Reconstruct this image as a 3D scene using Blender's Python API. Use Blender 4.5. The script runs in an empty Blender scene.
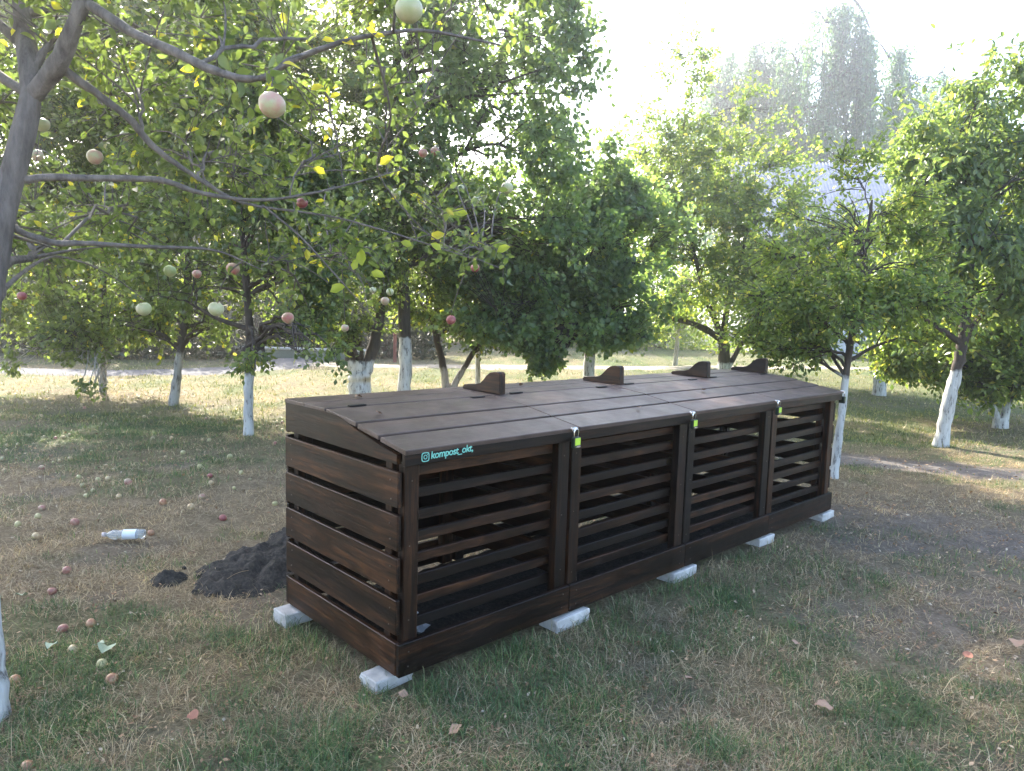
import bpy, bmesh, math, random
import numpy as np
from mathutils import Vector, Matrix, Euler
from mathutils.kdtree import KDTree
random.seed(7)
rng = np.random.default_rng(7)
S = bpy.context.scene
COL = S.collection

# ------------------------------------------------------------------ camera
F, PITCH, ROLL, CAMH = 721.7, 0.1062, 0.0293, 1.51
cam_d = bpy.data.cameras.new('camera')
cam = bpy.data.objects.new('camera', cam_d)
COL.objects.link(cam)
cam_d.sensor_width = 36.0
cam_d.lens = F / 1024 * 36.0
cam_d.clip_start = 0.05
cam_d.clip_end = 2000
cam.matrix_world = Matrix.Translation((0, 0, CAMH)) @ Matrix.Rotation(math.pi / 2 - PITCH, 4, 'X') @ Matrix.Rotation(ROLL, 4, 'Z')
S.camera = cam
# ------------------------------------------------------------------ sky and sun
SUN_EL, SUN_AZ = math.radians(35), math.radians(-31)      # azimuth from +Y, positive towards +X
W = bpy.data.worlds.new('World')
S.world = W
W.use_nodes = True
nt = W.node_tree
sky = nt.nodes.new('ShaderNodeTexSky')
sky.sky_type = 'NISHITA'
sky.sun_disc = False
sky.sun_elevation = SUN_EL
sky.sun_rotation = SUN_AZ
sky.dust_density = 2.6
sky.air_density = 1.0
sky.ozone_density = 1.0
nt.links.new(sky.outputs[0], nt.nodes['Background'].inputs[0])
nt.nodes['Background'].inputs[1].default_value = 0.15
sl = bpy.data.lights.new('sun', 'SUN')
sl.energy = 4.2
sl.angle = math.radians(0.6)
sl.color = (1.0, 0.93, 0.80)
sun = bpy.data.objects.new('sun', sl)
COL.objects.link(sun)
SUN_DIR = Vector((math.sin(SUN_AZ) * math.cos(SUN_EL), math.cos(SUN_AZ) * math.cos(SUN_EL), math.sin(SUN_EL)))
sun.rotation_euler = SUN_DIR.to_track_quat('Z', 'Y').to_euler()
S.view_settings.view_transform = 'Standard'
S.view_settings.look = 'None'
S.view_settings.gamma = 1
S.view_settings.exposure = 2.45
S.cycles.use_denoising = True
S.cycles.max_bounces = 8
S.cycles.transparent_max_bounces = 8
S.cycles.volume_bounces = 1
S.cycles.sample_clamp_indirect = 8

# ------------------------------------------------------------------ measuring helpers
def ray(px, py):
    a, b = px - 512, py - 385.5
    u = a * math.cos(ROLL) + b * math.sin(ROLL)
    v = -a * math.sin(ROLL) + b * math.cos(ROLL)
    c, s = math.cos(PITCH), math.sin(PITCH)
    return Vector((u / F, c - v / F * s, -s - v / F * c))
def at(px, py, d):
    r = ray(px, py)
    return Vector((0, 0, CAMH)) + r * (d / r.y)

def vnoise(x, y, seed=0):
    x = np.asarray(x, float); y = np.asarray(y, float)
    xi = np.floor(x).astype(np.int64); yi = np.floor(y).astype(np.int64)
    fx, fy = x - xi, y - yi
    fx = fx * fx * (3 - 2 * fx); fy = fy * fy * (3 - 2 * fy)
    def h(i, j):
        n = (i * 374761393 + j * 668265263 + seed * 1442695041) & 0xffffffff
        n = ((n ^ (n >> 13)) * 1274126177) & 0xffffffff
        return ((n ^ (n >> 16)) & 0xffff) / 65535.0
    return (h(xi, yi) * (1 - fx) + h(xi + 1, yi) * fx) * (1 - fy) + (h(xi, yi + 1) * (1 - fx) + h(xi + 1, yi + 1) * fx) * fy
def fbm(x, y, o=4, seed=0):
    t = 0; a = 1; s = 0
    for i in range(o):
        t = t + a * vnoise(np.asarray(x) * 2 ** i, np.asarray(y) * 2 ** i, seed + i * 17); s += a; a *= .5
    return t / s
def gz(x, y):
    x = np.asarray(x, float); y = np.asarray(y, float)
    near = np.clip((np.hypot(x, y) - 12) / 10, 0, 1)
    return (fbm(x * .55, y * .55, 3, 3) - .5) * .07 * (1 - .5 * near) + (fbm(x * 4, y * 4, 3, 9) - .5) * .035
def ground(px, py):
    r = ray(px, py)
    t = -CAMH / r.z
    for _ in range(4):
        p = Vector((0, 0, CAMH)) + r * t
        t = (float(gz(p.x, p.y)) - CAMH) / r.z
    return Vector((0, 0, CAMH)) + r * t

# ------------------------------------------------------------------ object helpers
def link(o, parent=None):
    COL.objects.link(o)
    if parent is not None:
        o.parent = parent
    return o
def tag(o, label=None, cat=None, group=None, kind=None):
    if label: o['label'] = label
    if cat: o['category'] = cat
    if group: o['group'] = group
    if kind: o['kind'] = kind
    return o
def empty(name, loc=(0, 0, 0), rz=0):
    o = bpy.data.objects.new(name, None)
    o.location = loc; o.rotation_euler = (0, 0, rz); o.empty_display_size = .1
    return link(o)
def mesh_np(name, verts, faces_list, mats, smooth=False, midx=None):
    """faces_list: list of int arrays (n,k)"""
    me = bpy.data.meshes.new(name)
    verts = np.asarray(verts, np.float32)
    me.vertices.add(len(verts)); me.vertices.foreach_set('co', verts.ravel())
    loops = np.concatenate([np.asarray(f, np.int32).ravel() for f in faces_list])
    tot = np.concatenate([np.full(len(f), np.asarray(f).shape[1], np.int32) for f in faces_list])
    start = np.concatenate([[0], np.cumsum(tot)[:-1]]).astype(np.int32)
    me.loops.add(len(loops)); me.loops.foreach_set('vertex_index', loops)
    me.polygons.add(len(tot)); me.polygons.foreach_set('loop_start', start)
    me.polygons.foreach_set('loop_total', tot)
    if smooth: me.polygons.foreach_set('use_smooth', np.ones(len(tot), bool))
    for m in (mats if isinstance(mats, (list, tuple)) else [mats]): me.materials.append(m)
    if midx is not None: me.polygons.foreach_set('material_index', np.asarray(midx, np.int32))
    me.update(calc_edges=True)
    return me
def obj_np(name, verts, faces_list, mats, parent=None, **k):
    return link(bpy.data.objects.new(name, mesh_np(name, verts, faces_list, mats, **k)), parent)
def obj_bm(name, bm, m, parent=None, smooth=False):
    me = bpy.data.meshes.new(name)
    if smooth:
        for f in bm.faces: f.smooth = True
    bm.to_mesh(me); bm.free()
    for q in (m if isinstance(m, (list, tuple)) else [m]): me.materials.append(q)
    return link(bpy.data.objects.new(name, me), parent)

# ------------------------------------------------------------------ materials
def mat(name):
    m = bpy.data.materials.new(name); m.use_nodes = True
    n = m.node_tree.nodes; l = m.node_tree.links
    return m, n, l, n['Principled BSDF']
def ramp(n, stops):
    r = n.new('ShaderNodeValToRGB')
    e = r.color_ramp.elements
    e[0].position, e[0].color = stops[0][0], (*stops[0][1], 1)
    e[1].position, e[1].color = stops[-1][0], (*stops[-1][1], 1)
    for p, c in stops[1:-1]:
        q = e.new(p); q.color = (*c, 1)
    return r
def noise(n, l, scale, detail=4, vec=None, rough=.55, dist=0):
    t = n.new('ShaderNodeTexNoise'); t.inputs['Scale'].default_value = scale
    t.inputs['Detail'].default_value = detail; t.inputs['Roughness'].default_value = rough
    t.inputs['Distortion'].default_value = dist
    if vec is not None: l.new(vec, t.inputs['Vector'])
    return t
def mapping(n, l, src, scale=(1, 1, 1), rot=(0, 0, 0)):
    m = n.new('ShaderNodeMapping'); m.inputs['Scale'].default_value = scale; m.inputs['Rotation'].default_value = rot
    l.new(src, m.inputs['Vector']); return m
def mixc(n, l, f, a, b, mode='MIX'):
    m = n.new('ShaderNodeMix'); m.data_type = 'RGBA'; m.blend_type = mode
    for s, v in ((0, f), (6, a), (7, b)):
        if hasattr(v, 'links') or hasattr(v, 'is_output'): l.new(v, m.inputs[s])
        else: m.inputs[s].default_value = v if s == 0 else (*v, 1)
    return m.outputs[2]
def bump(n, l, h, strength=.3, dist=.01):
    b = n.new('ShaderNodeBump'); b.inputs['Strength'].default_value = strength; b.inputs['Distance'].default_value = dist
    l.new(h, b.inputs['Height']); return b.outputs[0]
def plain(name, col, rough=.6, metal=0.0, var=.12, scale=30):
    m, n, l, p = mat(name)
    tc = n.new('ShaderNodeTexCoord')
    t = noise(n, l, scale, 4, tc.outputs['Object'])
    r = ramp(n, [(.3, tuple(c * (1 - var) for c in col)), (.7, tuple(min(1, c * (1 + var)) for c in col))])
    l.new(t.outputs[0], r.inputs[0]); l.new(r.outputs[0], p.inputs['Base Color'])
    p.inputs['Roughness'].default_value = rough; p.inputs['Metallic'].default_value = metal
    l.new(bump(n, l, t.outputs[0], .2, .003), p.inputs['Normal'])
    return m

def wood_mat():
    m, n, l, p = mat('dark_stained_wood')
    tc = n.new('ShaderNodeTexCoord'); oi = n.new('ShaderNodeObjectInfo')
    off = n.new('ShaderNodeVectorMath'); off.operation = 'MULTIPLY_ADD'
    cx = n.new('ShaderNodeCombineXYZ')
    for i in range(3): l.new(oi.outputs['Random'], cx.inputs[i])
    l.new(cx.outputs[0], off.inputs[0]); off.inputs[1].default_value = (37, 53, 71); l.new(tc.outputs['Object'], off.inputs[2])
    mp = mapping(n, l, off.outputs[0], (2.2, 28, 28))
    g = noise(n, l, 2.0, 7, mp.outputs[0], .65, .8)
    blot = noise(n, l, 5, 4, off.outputs[0], .6, .4)
    wv = n.new('ShaderNodeTexWave'); wv.wave_type = 'BANDS'; wv.bands_direction = 'Z'
    mp2 = mapping(n, l, off.outputs[0], (.35, 7, 7)); l.new(mp2.outputs[0], wv.inputs[0])
    wv.inputs['Scale'].default_value = 1.4; wv.inputs['Distortion'].default_value = 7; wv.inputs['Detail'].default_value = 3
    wv.inputs['Detail Scale'].default_value = 1.2
    r = ramp(n, [(.27, (.0032, .0017, .0012)), (.48, (.0105, .0046, .0023)), (.64, (.034, .0135, .0055)), (.83, (.090, .036, .013))])
    ad = n.new('ShaderNodeMath'); ad.operation = 'MULTIPLY_ADD'
    l.new(wv.outputs['Fac'], ad.inputs[0]); ad.inputs[1].default_value = .22
    l.new(g.outputs[0], ad.inputs[2])
    ad2 = n.new('ShaderNodeMath'); ad2.operation = 'MULTIPLY_ADD'
    l.new(oi.outputs['Random'], ad2.inputs[0]); ad2.inputs[1].default_value = .2; l.new(ad.outputs[0], ad2.inputs[2])
    sb = n.new('ShaderNodeMath'); sb.operation = 'SUBTRACT'; l.new(ad2.outputs[0], sb.inputs[0]); sb.inputs[1].default_value = .20
    l.new(sb.outputs[0], r.inputs[0])
    rb = ramp(n, [(.36, (.28, .25, .25)), (.60, (1.1, 1.08, 1.05))]); l.new(blot.outputs[0], rb.inputs[0])
    c = mixc(n, l, .8, r.outputs[0], rb.outputs[0], 'MULTIPLY')
    # knots
    vo = n.new('ShaderNodeTexVoronoi'); vo.inputs['Scale'].default_value = 1.0
    mp3 = mapping(n, l, off.outputs[0], (3.2, 9, 9)); l.new(mp3.outputs[0], vo.inputs['Vector'])
    rk = ramp(n, [(.05, (.25, .2, .2)), (.14, (1, 1, 1))]); l.new(vo.outputs['Distance'], rk.inputs[0])
    c = mixc(n, l, .8, c, rk.outputs[0], 'MULTIPLY')
    l.new(c, p.inputs['Base Color'])
    rr = ramp(n, [(.3, (.36, .36, .36)), (.7, (.58, .58, .58))]); l.new(blot.outputs[0], rr.inputs[0])
    l.new(rr.outputs[0], p.inputs['Roughness'])
    p.inputs['Specular IOR Level'].default_value = .3
    l.new(bump(n, l, ad.outputs[0], .35, .004), p.inputs['Normal'])
    return m
WOOD = wood_mat()

def lid_mat():
    """the top boards: same stain, with a pale sky sheen mixed into the colour"""
    m = WOOD.copy(); m.name = 'sky_sheen_stained_wood'
    n, l = m.node_tree.nodes, m.node_tree.links
    p = n['Principled BSDF']
    src = p.inputs['Base Color'].links[0].from_socket
    geo = n.new('ShaderNodeNewGeometry')
    nz = noise(n, l, 7, 6, geo.outputs['Position'], .65)
    r = ramp(n, [(.35, (0.35, 0.35, 0.35)), (.75, (.8, .8, .8))]); l.new(nz.outputs[0], r.inputs[0])
    l.new(mixc(n, l, r.outputs[0], src, (.150, .104, .088)), p.inputs['Base Color']); p.inputs['Specular IOR Level'].default_value = .5  # reflected sky sheen painted over the stain in patches
    return m
LIDW = lid_mat()

def leaf_mat(name, dark, light, yellow=None, yf=.06, trans=.5, tk=2.8):
    m, n, l, p = mat(name)
    g = n.new('ShaderNodeNewGeometry')
    oi = g.outputs['Random Per Island']
    stops = [(0, dark), (.8, light)]
    r = ramp(n, stops + ([(1 - yf, light), (1 - yf + .005, yellow)] if yellow else [(1, light)]))
    r.color_ramp.interpolation = 'LINEAR'
    l.new(oi, r.inputs[0])
    nz = noise(n, l, 1.3, 3, g.outputs['Position'])
    rn = ramp(n, [(.3, (.75, .8, .8)), (.7, (1.2, 1.15, 1.0))]); l.new(nz.outputs[0], rn.inputs[0])
    c = mixc(n, l, 1.0, r.outputs[0], rn.outputs[0], 'MULTIPLY')
    l.new(c, p.inputs['Base Color'])
    p.inputs['Roughness'].default_value = .36
    p.inputs['Specular IOR Level'].default_value = .5
    t = n.new('ShaderNodeBsdfTranslucent')
    tc = mixc(n, l, 1.0, c, (tk * .99, tk, tk * .44), 'MULTIPLY')
    l.new(tc, t.inputs['Color'])
    mx = n.new('ShaderNodeMixShader'); mx.inputs[0].default_value = trans
    l.new(p.outputs[0], mx.inputs[1]); l.new(t.outputs[0], mx.inputs[2])
    l.new(mx.outputs[0], n['Material Output'].inputs['Surface'])
    return m

def bark_mat(name, white_z=None, col=(.055, .042, .034), wcol=(.62, .62, .60)):
    m, n, l, p = mat(name)
    tc = n.new('ShaderNodeTexCoord')
    mp = mapping(n, l, tc.outputs['Object'], (1, 1, .25))
    a = noise(n, l, 22, 6, mp.outputs[0], .65)
    r = ramp(n, [(.3, tuple(c * .5 for c in col)), (.7, tuple(c * 1.7 for c in col))]); l.new(a.outputs[0], r.inputs[0])
    out = r.outputs[0]
    if white_z is not None:
        sx = n.new('ShaderNodeSeparateXYZ'); l.new(tc.outputs['Object'], sx.inputs[0])
        e = noise(n, l, 9, 3, tc.outputs['Object'])
        z = n.new('ShaderNodeMath'); z.operation = 'MULTIPLY_ADD'; l.new(e.outputs[0], z.inputs[0]); z.inputs[1].default_value = .16; l.new(sx.outputs[2], z.inputs[2])
        lt = n.new('ShaderNodeMapRange'); l.new(z.outputs[0], lt.inputs[0])
        lt.inputs[1].default_value = white_z + .05; lt.inputs[2].default_value = white_z + .09
        lt.inputs[3].default_value = 1; lt.inputs[4].default_value = 0
        # worn flakes
        fl = noise(n, l, 26, 5, mp.outputs[0], .7)
        rf = ramp(n, [(.36, (0.15, 0.15, 0.15)), (.47, (1, 1, 1))]); l.new(fl.outputs[0], rf.inputs[0])
        mm = n.new('ShaderNodeMath'); mm.operation = 'MULTIPLY'; l.new(lt.outputs[0], mm.inputs[0]); l.new(rf.outputs[0], mm.inputs[1])
        wn = noise(n, l, 12, 5, mp.outputs[0], .7)
        wr = ramp(n, [(.3, tuple(c * .6 for c in wcol)), (.65, wcol)]); l.new(wn.outputs[0], wr.inputs[0])
        out = mixc(n, l, mm.outputs[0], r.outputs[0], wr.outputs[0])
    l.new(out, p.inputs['Base Color']); p.inputs['Roughness'].default_value = .9
    l.new(bump(n, l, a.outputs[0], .8, .02), p.inputs['Normal'])
    return m

def blade_mat(name, stops, trans=.25):
    m, n, l, p = mat(name)
    g = n.new('ShaderNodeNewGeometry')
    r = ramp(n, stops); l.new(g.outputs['Random Per Island'], r.inputs[0])
    nz = noise(n, l, 2.2, 4, g.outputs['Position'])
    rn = ramp(n, [(.3, (.65, .68, .72)), (.7, (1.25, 1.18, 1.05))]); l.new(nz.outputs[0], rn.inputs[0])
    c = mixc(n, l, 1.0, r.outputs[0], rn.outputs[0], 'MULTIPLY')
    l.new(c, p.inputs['Base Color']); p.inputs['Roughness'].default_value = .65
    t = n.new('ShaderNodeBsdfTranslucent'); l.new(mixc(n, l, 1, c, (1.5, 1.5, 1.0), 'MULTIPLY'), t.inputs['Color'])
    mx = n.new('ShaderNodeMixShader'); mx.inputs[0].default_value = trans
    l.new(p.outputs[0], mx.inputs[1]); l.new(t.outputs[0], mx.inputs[2])
    l.new(mx.outputs[0], n['Material Output'].inputs['Surface'])
    return m

# ------------------------------------------------------------------ ground
BIN_O = Vector((-0.4101, 2.6738, 0.062)); BIN_YAW = 0.7547
BL, BW, MOD = 3.928, 0.961, 0.982
cy_, sy_ = math.cos(BIN_YAW), math.sin(BIN_YAW)
def bin_uv(x, y):
    dx, dy = x - BIN_O.x, y - BIN_O.y
    return dx * cy_ + dy * sy_, -dx * sy_ + dy * cy_
def bin_world(u, v, z=0):
    return Vector((BIN_O.x + u * cy_ - v * sy_, BIN_O.y + u * sy_ + v * cy_, BIN_O.z + z))

def smooth(a, lo, hi):
    t = np.clip((a - lo) / (hi - lo), 0, 1); return t * t * (3 - 2 * t)
def path_dist(x, y):
    # trodden dirt path on the right, a line through these points
    P = [(-3.0, 10.4), (0.5, 9.0), (3.7, 7.75), (5.1, 7.15), (6.5, 6.35), (9, 4.6)]
    best = np.full(np.shape(x), 9e9)
    for (ax, ay), (bx, by) in zip(P[:-1], P[1:]):
        t = np.clip(((x - ax) * (bx - ax) + (y - ay) * (by - ay)) / ((bx - ax) ** 2 + (by - ay) ** 2), 0, 1)
        best = np.minimum(best, np.hypot(x - ax - t * (bx - ax), y - ay - t * (by - ay)))
    return best
def greenness(x, y):
    n1 = fbm(x * 1.1 + 5, y * 1.1, 4, 21) * .6 + fbm(x * 4.2 + 5, y * 4.2, 3, 23) * .4
    g = .03 + smooth(n1, .45, .61) * .56
    u, v = bin_uv(x, y)
    g = g + .38 * np.exp(-((v + .45) / .55) ** 2) * (u > -.6) * (u < 3.0)         # along the bin front
    g = g + .35 * smooth(y, 5.6, 7.5) * (x < 1) * (1 - smooth(y, 10, 11.5))        # shaded lawn at left
    g = g - .45 * np.exp(-((x + 2.4) / 1.6) ** 2 - ((y - 4.6) / 1.1) ** 2)         # dry patch at left
    g = g + .28 * np.exp(-((y - 2.0) / .7) ** 2)
    g = g - .3 * np.exp(-((x - 3.8) / 1.5) ** 2 - ((y - 4.4) / 1.7) ** 2)          # trodden ground at right
    g = g + .35 * smooth(y, 7.6, 8.6) * (x > 2) + .3 * smooth(y, 10.5, 12)
    return np.clip(g, 0, 1)
def bareness(x, y):
    n1 = fbm(x * 1.7 + 11, y * 1.7, 4, 51)
    b = smooth(n1, .58, .72) * .4
    b = b + .6 * np.exp(-((x - 3.5) / 1.6) ** 2 - ((y - 4.5) / 1.6) ** 2)
    b = b + 1.2 * (1 - smooth(path_dist(x, y) + (fbm(x * 3, y * 3, 3, 77) - .5) * .25, .22, .42))
    return np.clip(b, 0, 1)

def axis(lo, hi, c0, c1, fine, grow=1.12):
    a = list(np.arange(c0, c1, fine)); s = fine; v = a[-1]
    while v < hi: s *= grow; v += s; a.append(v)
    s = fine; v = a[0]; pre = []
    while v > lo: s *= grow; v -= s; pre.append(v)
    return np.array(pre[::-1] + a)
gx = axis(-900, 900, -5.0, 7.0, .066)
gy = axis(-60, 1400, 1.4, 9.0, .066)
GX, GY = np.meshgrid(gx, gy)
u_, v_ = bin_uv(GX, GY)
inb = (u_ > -.0) & (u_ < BL) & (v_ > 0) & (v_ < BW)
GZ = gz(GX, GY)
GZ = np.where(inb, np.minimum(GZ, .02), GZ)
GZ = GZ - .015 * bareness(GX, GY)
nx, ny = len(gx), len(gy)
idx = np.arange(nx * ny).reshape(ny, nx)
quads = np.stack([idx[:-1, :-1], idx[:-1, 1:], idx[1:, 1:], idx[1:, :-1]], -1).reshape(-1, 4)

def ground_mat():
    m, n, l, p = mat('dry_lawn_soil')
    g = n.new('ShaderNodeNewGeometry')
    a1 = n.new('ShaderNodeAttribute'); a1.attribute_name = 'cover'
    sp = n.new('ShaderNodeSeparateColor'); l.new(a1.outputs['Color'], sp.inputs[0])
    fine = noise(n, l, 60, 6, g.outputs['Position'], .75)
    med = noise(n, l, 9, 5, g.outputs['Position'], .65)
    big = noise(n, l, 1.1, 4, g.outputs['Position'], .6)
    dry = ramp(n, [(.28, (.10, .074, .045)), (.5, (.24, .185, .115)), (.66, (.36, .29, .19)), (.8, (.46, .39, .26))]); l.new(fine.outputs[0], dry.inputs[0])
    grn = ramp(n, [(.3, (.045, .058, .025)), (.55, (.10, .13, .055)), (.75, (.22, .23, .12))]); l.new(fine.outputs[0], grn.inputs[0])
    soil = ramp(n, [(.3, (.095, .078, .066)), (.55, (.20, .17, .147)), (.75, (.32, .285, .25))]); l.new(fine.outputs[0], soil.inputs[0])
    c = mixc(n, l, sp.outputs[0], dry.outputs[0], grn.outputs[0])
    c = mixc(n, l, sp.outputs[1], c, soil.outputs[0])
    rb = ramp(n, [(.3, (.7, .7, .7)), (.7, (1.2, 1.2, 1.2))]); l.new(med.outputs[0], rb.inputs[0])
    c = mixc(n, l, 1, c, rb.outputs[0], 'MULTIPLY')
    l.new(c, p.inputs['Base Color']); p.inputs['Roughness'].default_value = 1; p.inputs['Specular IOR Level'].default_value = .1
    l.new(bump(n, l, fine.outputs[0], 1.0, .02), p.inputs['Normal'])
    return m
gv = np.stack([GX, GY, GZ], -1).reshape(-1, 3)
gobj = obj_np('ground', gv, [quads], ground_mat(), smooth=True)
tag(gobj, kind='structure')
ca = gobj.data.color_attributes.new('cover', 'FLOAT_COLOR', 'POINT')
gg = greenness(gv[:, 0], gv[:, 1]); bb = bareness(gv[:, 0], gv[:, 1])
ca.data.foreach_set('color', np.stack([gg, bb, 0 * gg, 0 * gg + 1], -1).astype(np.float32).ravel())

# ------------------------------------------------------------------ paths and road
def strip(name, centre, half, m, lift, seed):
    """ribbon following the ground with uneven edges"""
    pts = []
    for (ax, ay), (bx, by) in zip(centre[:-1], centre[1:]):
        k = max(2, int(math.hypot(bx - ax, by - ay) / .25))
        for i in range(k): pts.append((ax + (bx - ax) * i / k, ay + (by - ay) * i / k))
    pts.append(centre[-1]); pts = np.array(pts)
    for _ in range(6): pts[1:-1] = (pts[:-2] + pts[1:-1] * 2 + pts[2:]) / 4
    t = np.gradient(pts, axis=0); t /= np.linalg.norm(t, axis=1)[:, None]
    nn = np.stack([-t[:, 1], t[:, 0]], -1)
    K = 17; V = []
    s = np.arange(len(pts))
    w1 = half * (1.15 + .5 * (fbm(s * .3, s * 0, 3, seed) - .5)); w2 = half * (1.15 + .5 * (fbm(s * .3, s * 0 + 9, 3, seed) - .5))
    for j in range(K):
        f = j / (K - 1)
        q = pts + nn * (-w1 * (1 - f) + w2 * f)[:, None]
        V.append(np.stack([q[:, 0], q[:, 1], gz(q[:, 0], q[:, 1]) - .015 * bareness(q[:, 0], q[:, 1]) + lift - .05 * abs(2 * f - 1) ** 3], -1))
    V = np.stack(V, 1); n0 = len(pts)
    ii = np.arange(n0 * K).reshape(n0, K)
    q = np.stack([ii[:-1, :-1], ii[:-1, 1:], ii[1:, 1:], ii[1:, :-1]], -1).reshape(-1, 4)
    return tag(obj_np(name, V.reshape(-1, 3), [q[:, ::-1]], m, smooth=True), kind='structure')
def soil_mat(name, c0, c1, c2, sc=40):
    m, n, l, p = mat(name)
    g = n.new('ShaderNodeNewGeometry')
    f = noise(n, l, sc, 6, g.outputs['Position'], .72)
    r = ramp(n, [(.3, c0), (.52, c1), (.75, c2)]); l.new(f.outputs[0], r.inputs[0])
    l.new(r.outputs[0], p.inputs['Base Color']); p.inputs['Roughness'].default_value = 1
    l.new(bump(n, l, f.outputs[0], .8, .015), p.inputs['Normal']); return m
DIRT = soil_mat('trodden_dirt', (.075, .062, .054), (.15, .128, .112), (.24, .212, .19))
strip('dirt_path', [(-1.5, 9.9), (0.5, 9.0), (3.7, 7.75), (5.1, 7.15), (6.5, 6.35), (9, 4.6)], .27, DIRT, .012, 4)
ROADM = soil_mat('shade_darkened_asphalt', (.06, .06, .066), (.10, .10, .11), (.15, .15, .16), 25)  # asphalt grey darkened to stand in for the shade lying on the road
strip('road', [(-40, 13.0), (-16, 13.9), (-10, 14.1), (-7.8, 14.3), (-6.4, 15.2), (-5.4, 17.5), (-5.6, 19.6)], .72, ROADM, .03, 5)
SAND = soil_mat('sandy_path_soil', (.18, .15, .115), (.27, .235, .185), (.38, .335, .27))
strip('sandy_path', [(-5.8, 17.6), (-3.2, 17.8), (-1.0, 18.4), (3, 19.6), (8, 21.5), (14, 23)], .7, SAND, .02, 6)

# ------------------------------------------------------------------ tubes
def tube(pts, rad, n=7):
    pts = np.asarray(pts, float); rad = np.asarray(rad, float)
    t = np.gradient(pts, axis=0); t /= np.linalg.norm(t, axis=1)[:, None] + 1e-9
    ref = np.array([0, 0, 1.]) if abs(t[:, 2].mean()) < .8 else np.array([1., 0, 0])
    a = np.cross(t, ref); a /= np.linalg.norm(a, axis=1)[:, None] + 1e-9
    b = np.cross(t, a)
    th = np.linspace(0, 2 * np.pi, n, endpoint=False)
    V = pts[:, None] + rad[:, None, None] * (a[:, None] * np.cos(th)[None, :, None] + b[:, None] * np.sin(th)[None, :, None])
    k = len(pts); ii = np.arange(k * n).reshape(k, n); jj = np.roll(ii, -1, 1)
    q = np.stack([ii[:-1], jj[:-1], jj[1:], ii[1:]], -1).reshape(-1, 4)
    return V.reshape(-1, 3), q
class Acc:
    def __init__(s): s.v = []; s.q = []; s.n = 0
    def add(s, v, q): s.v.append(v); s.q.append(q + s.n); s.n += len(v)
    def obj(s, name, m, parent, smooth=True):
        return obj_np(name, np.concatenate(s.v), [np.concatenate(s.q)], m, parent, smooth=smooth)
def bez(a, c, b, k=9):
    t = np.linspace(0, 1, k)[:, None]
    return (1 - t) ** 2 * a + 2 * t * (1 - t) * c + t * t * b
def unit(v): return v / (np.linalg.norm(v, axis=-1, keepdims=True) + 1e-9)

def leaves_mesh(P, D, Nn, L, Wd, detailed):
    """P base, D direction, Nn normal (n,3); L, Wd (n,)"""
    D = unit(D); R = unit(np.cross(D, Nn)); U = np.cross(R, D)
    L = L[:, None]; Wd = Wd[:, None]
    if detailed:
        v = [P, P + D * L * .32 + R * Wd * .46 + U * Wd * .16, P + D * L * .72 + R * Wd * .36 + U * Wd * .10, P + D * L - U * L * .12,
             P + D * L * .72 - R * Wd * .36 + U * Wd * .10, P + D * L * .32 - R * Wd * .46 + U * Wd * .16]
        V = np.stack(v, 1); b = np.arange(len(P))[:, None] * 6
        return V.reshape(-1, 3), np.concatenate([b + np.array([[0, 1, 2, 3]]), b + np.array([[0, 3, 4, 5]])])
    v = [P, P + D * L * .5 + R * Wd * .5 + U * Wd * .12, P + D * L, P + D * L * .5 - R * Wd * .5 + U * Wd * .12]
    V = np.stack(v, 1); b = np.arange(len(P))[:, None] * 4
    return V.reshape(-1, 3), np.concatenate([b + np.array([[0, 1, 2]]), b + np.array([[0, 2, 3]])])

def n3(p, s, seed):
    return (vnoise(p[:, 0] * s, p[:, 1] * s + p[:, 2] * s * .7, seed) + vnoise(p[:, 2] * s + 31, p[:, 0] * s * .6 - p[:, 1] * s, seed + 5)) * .5

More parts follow.
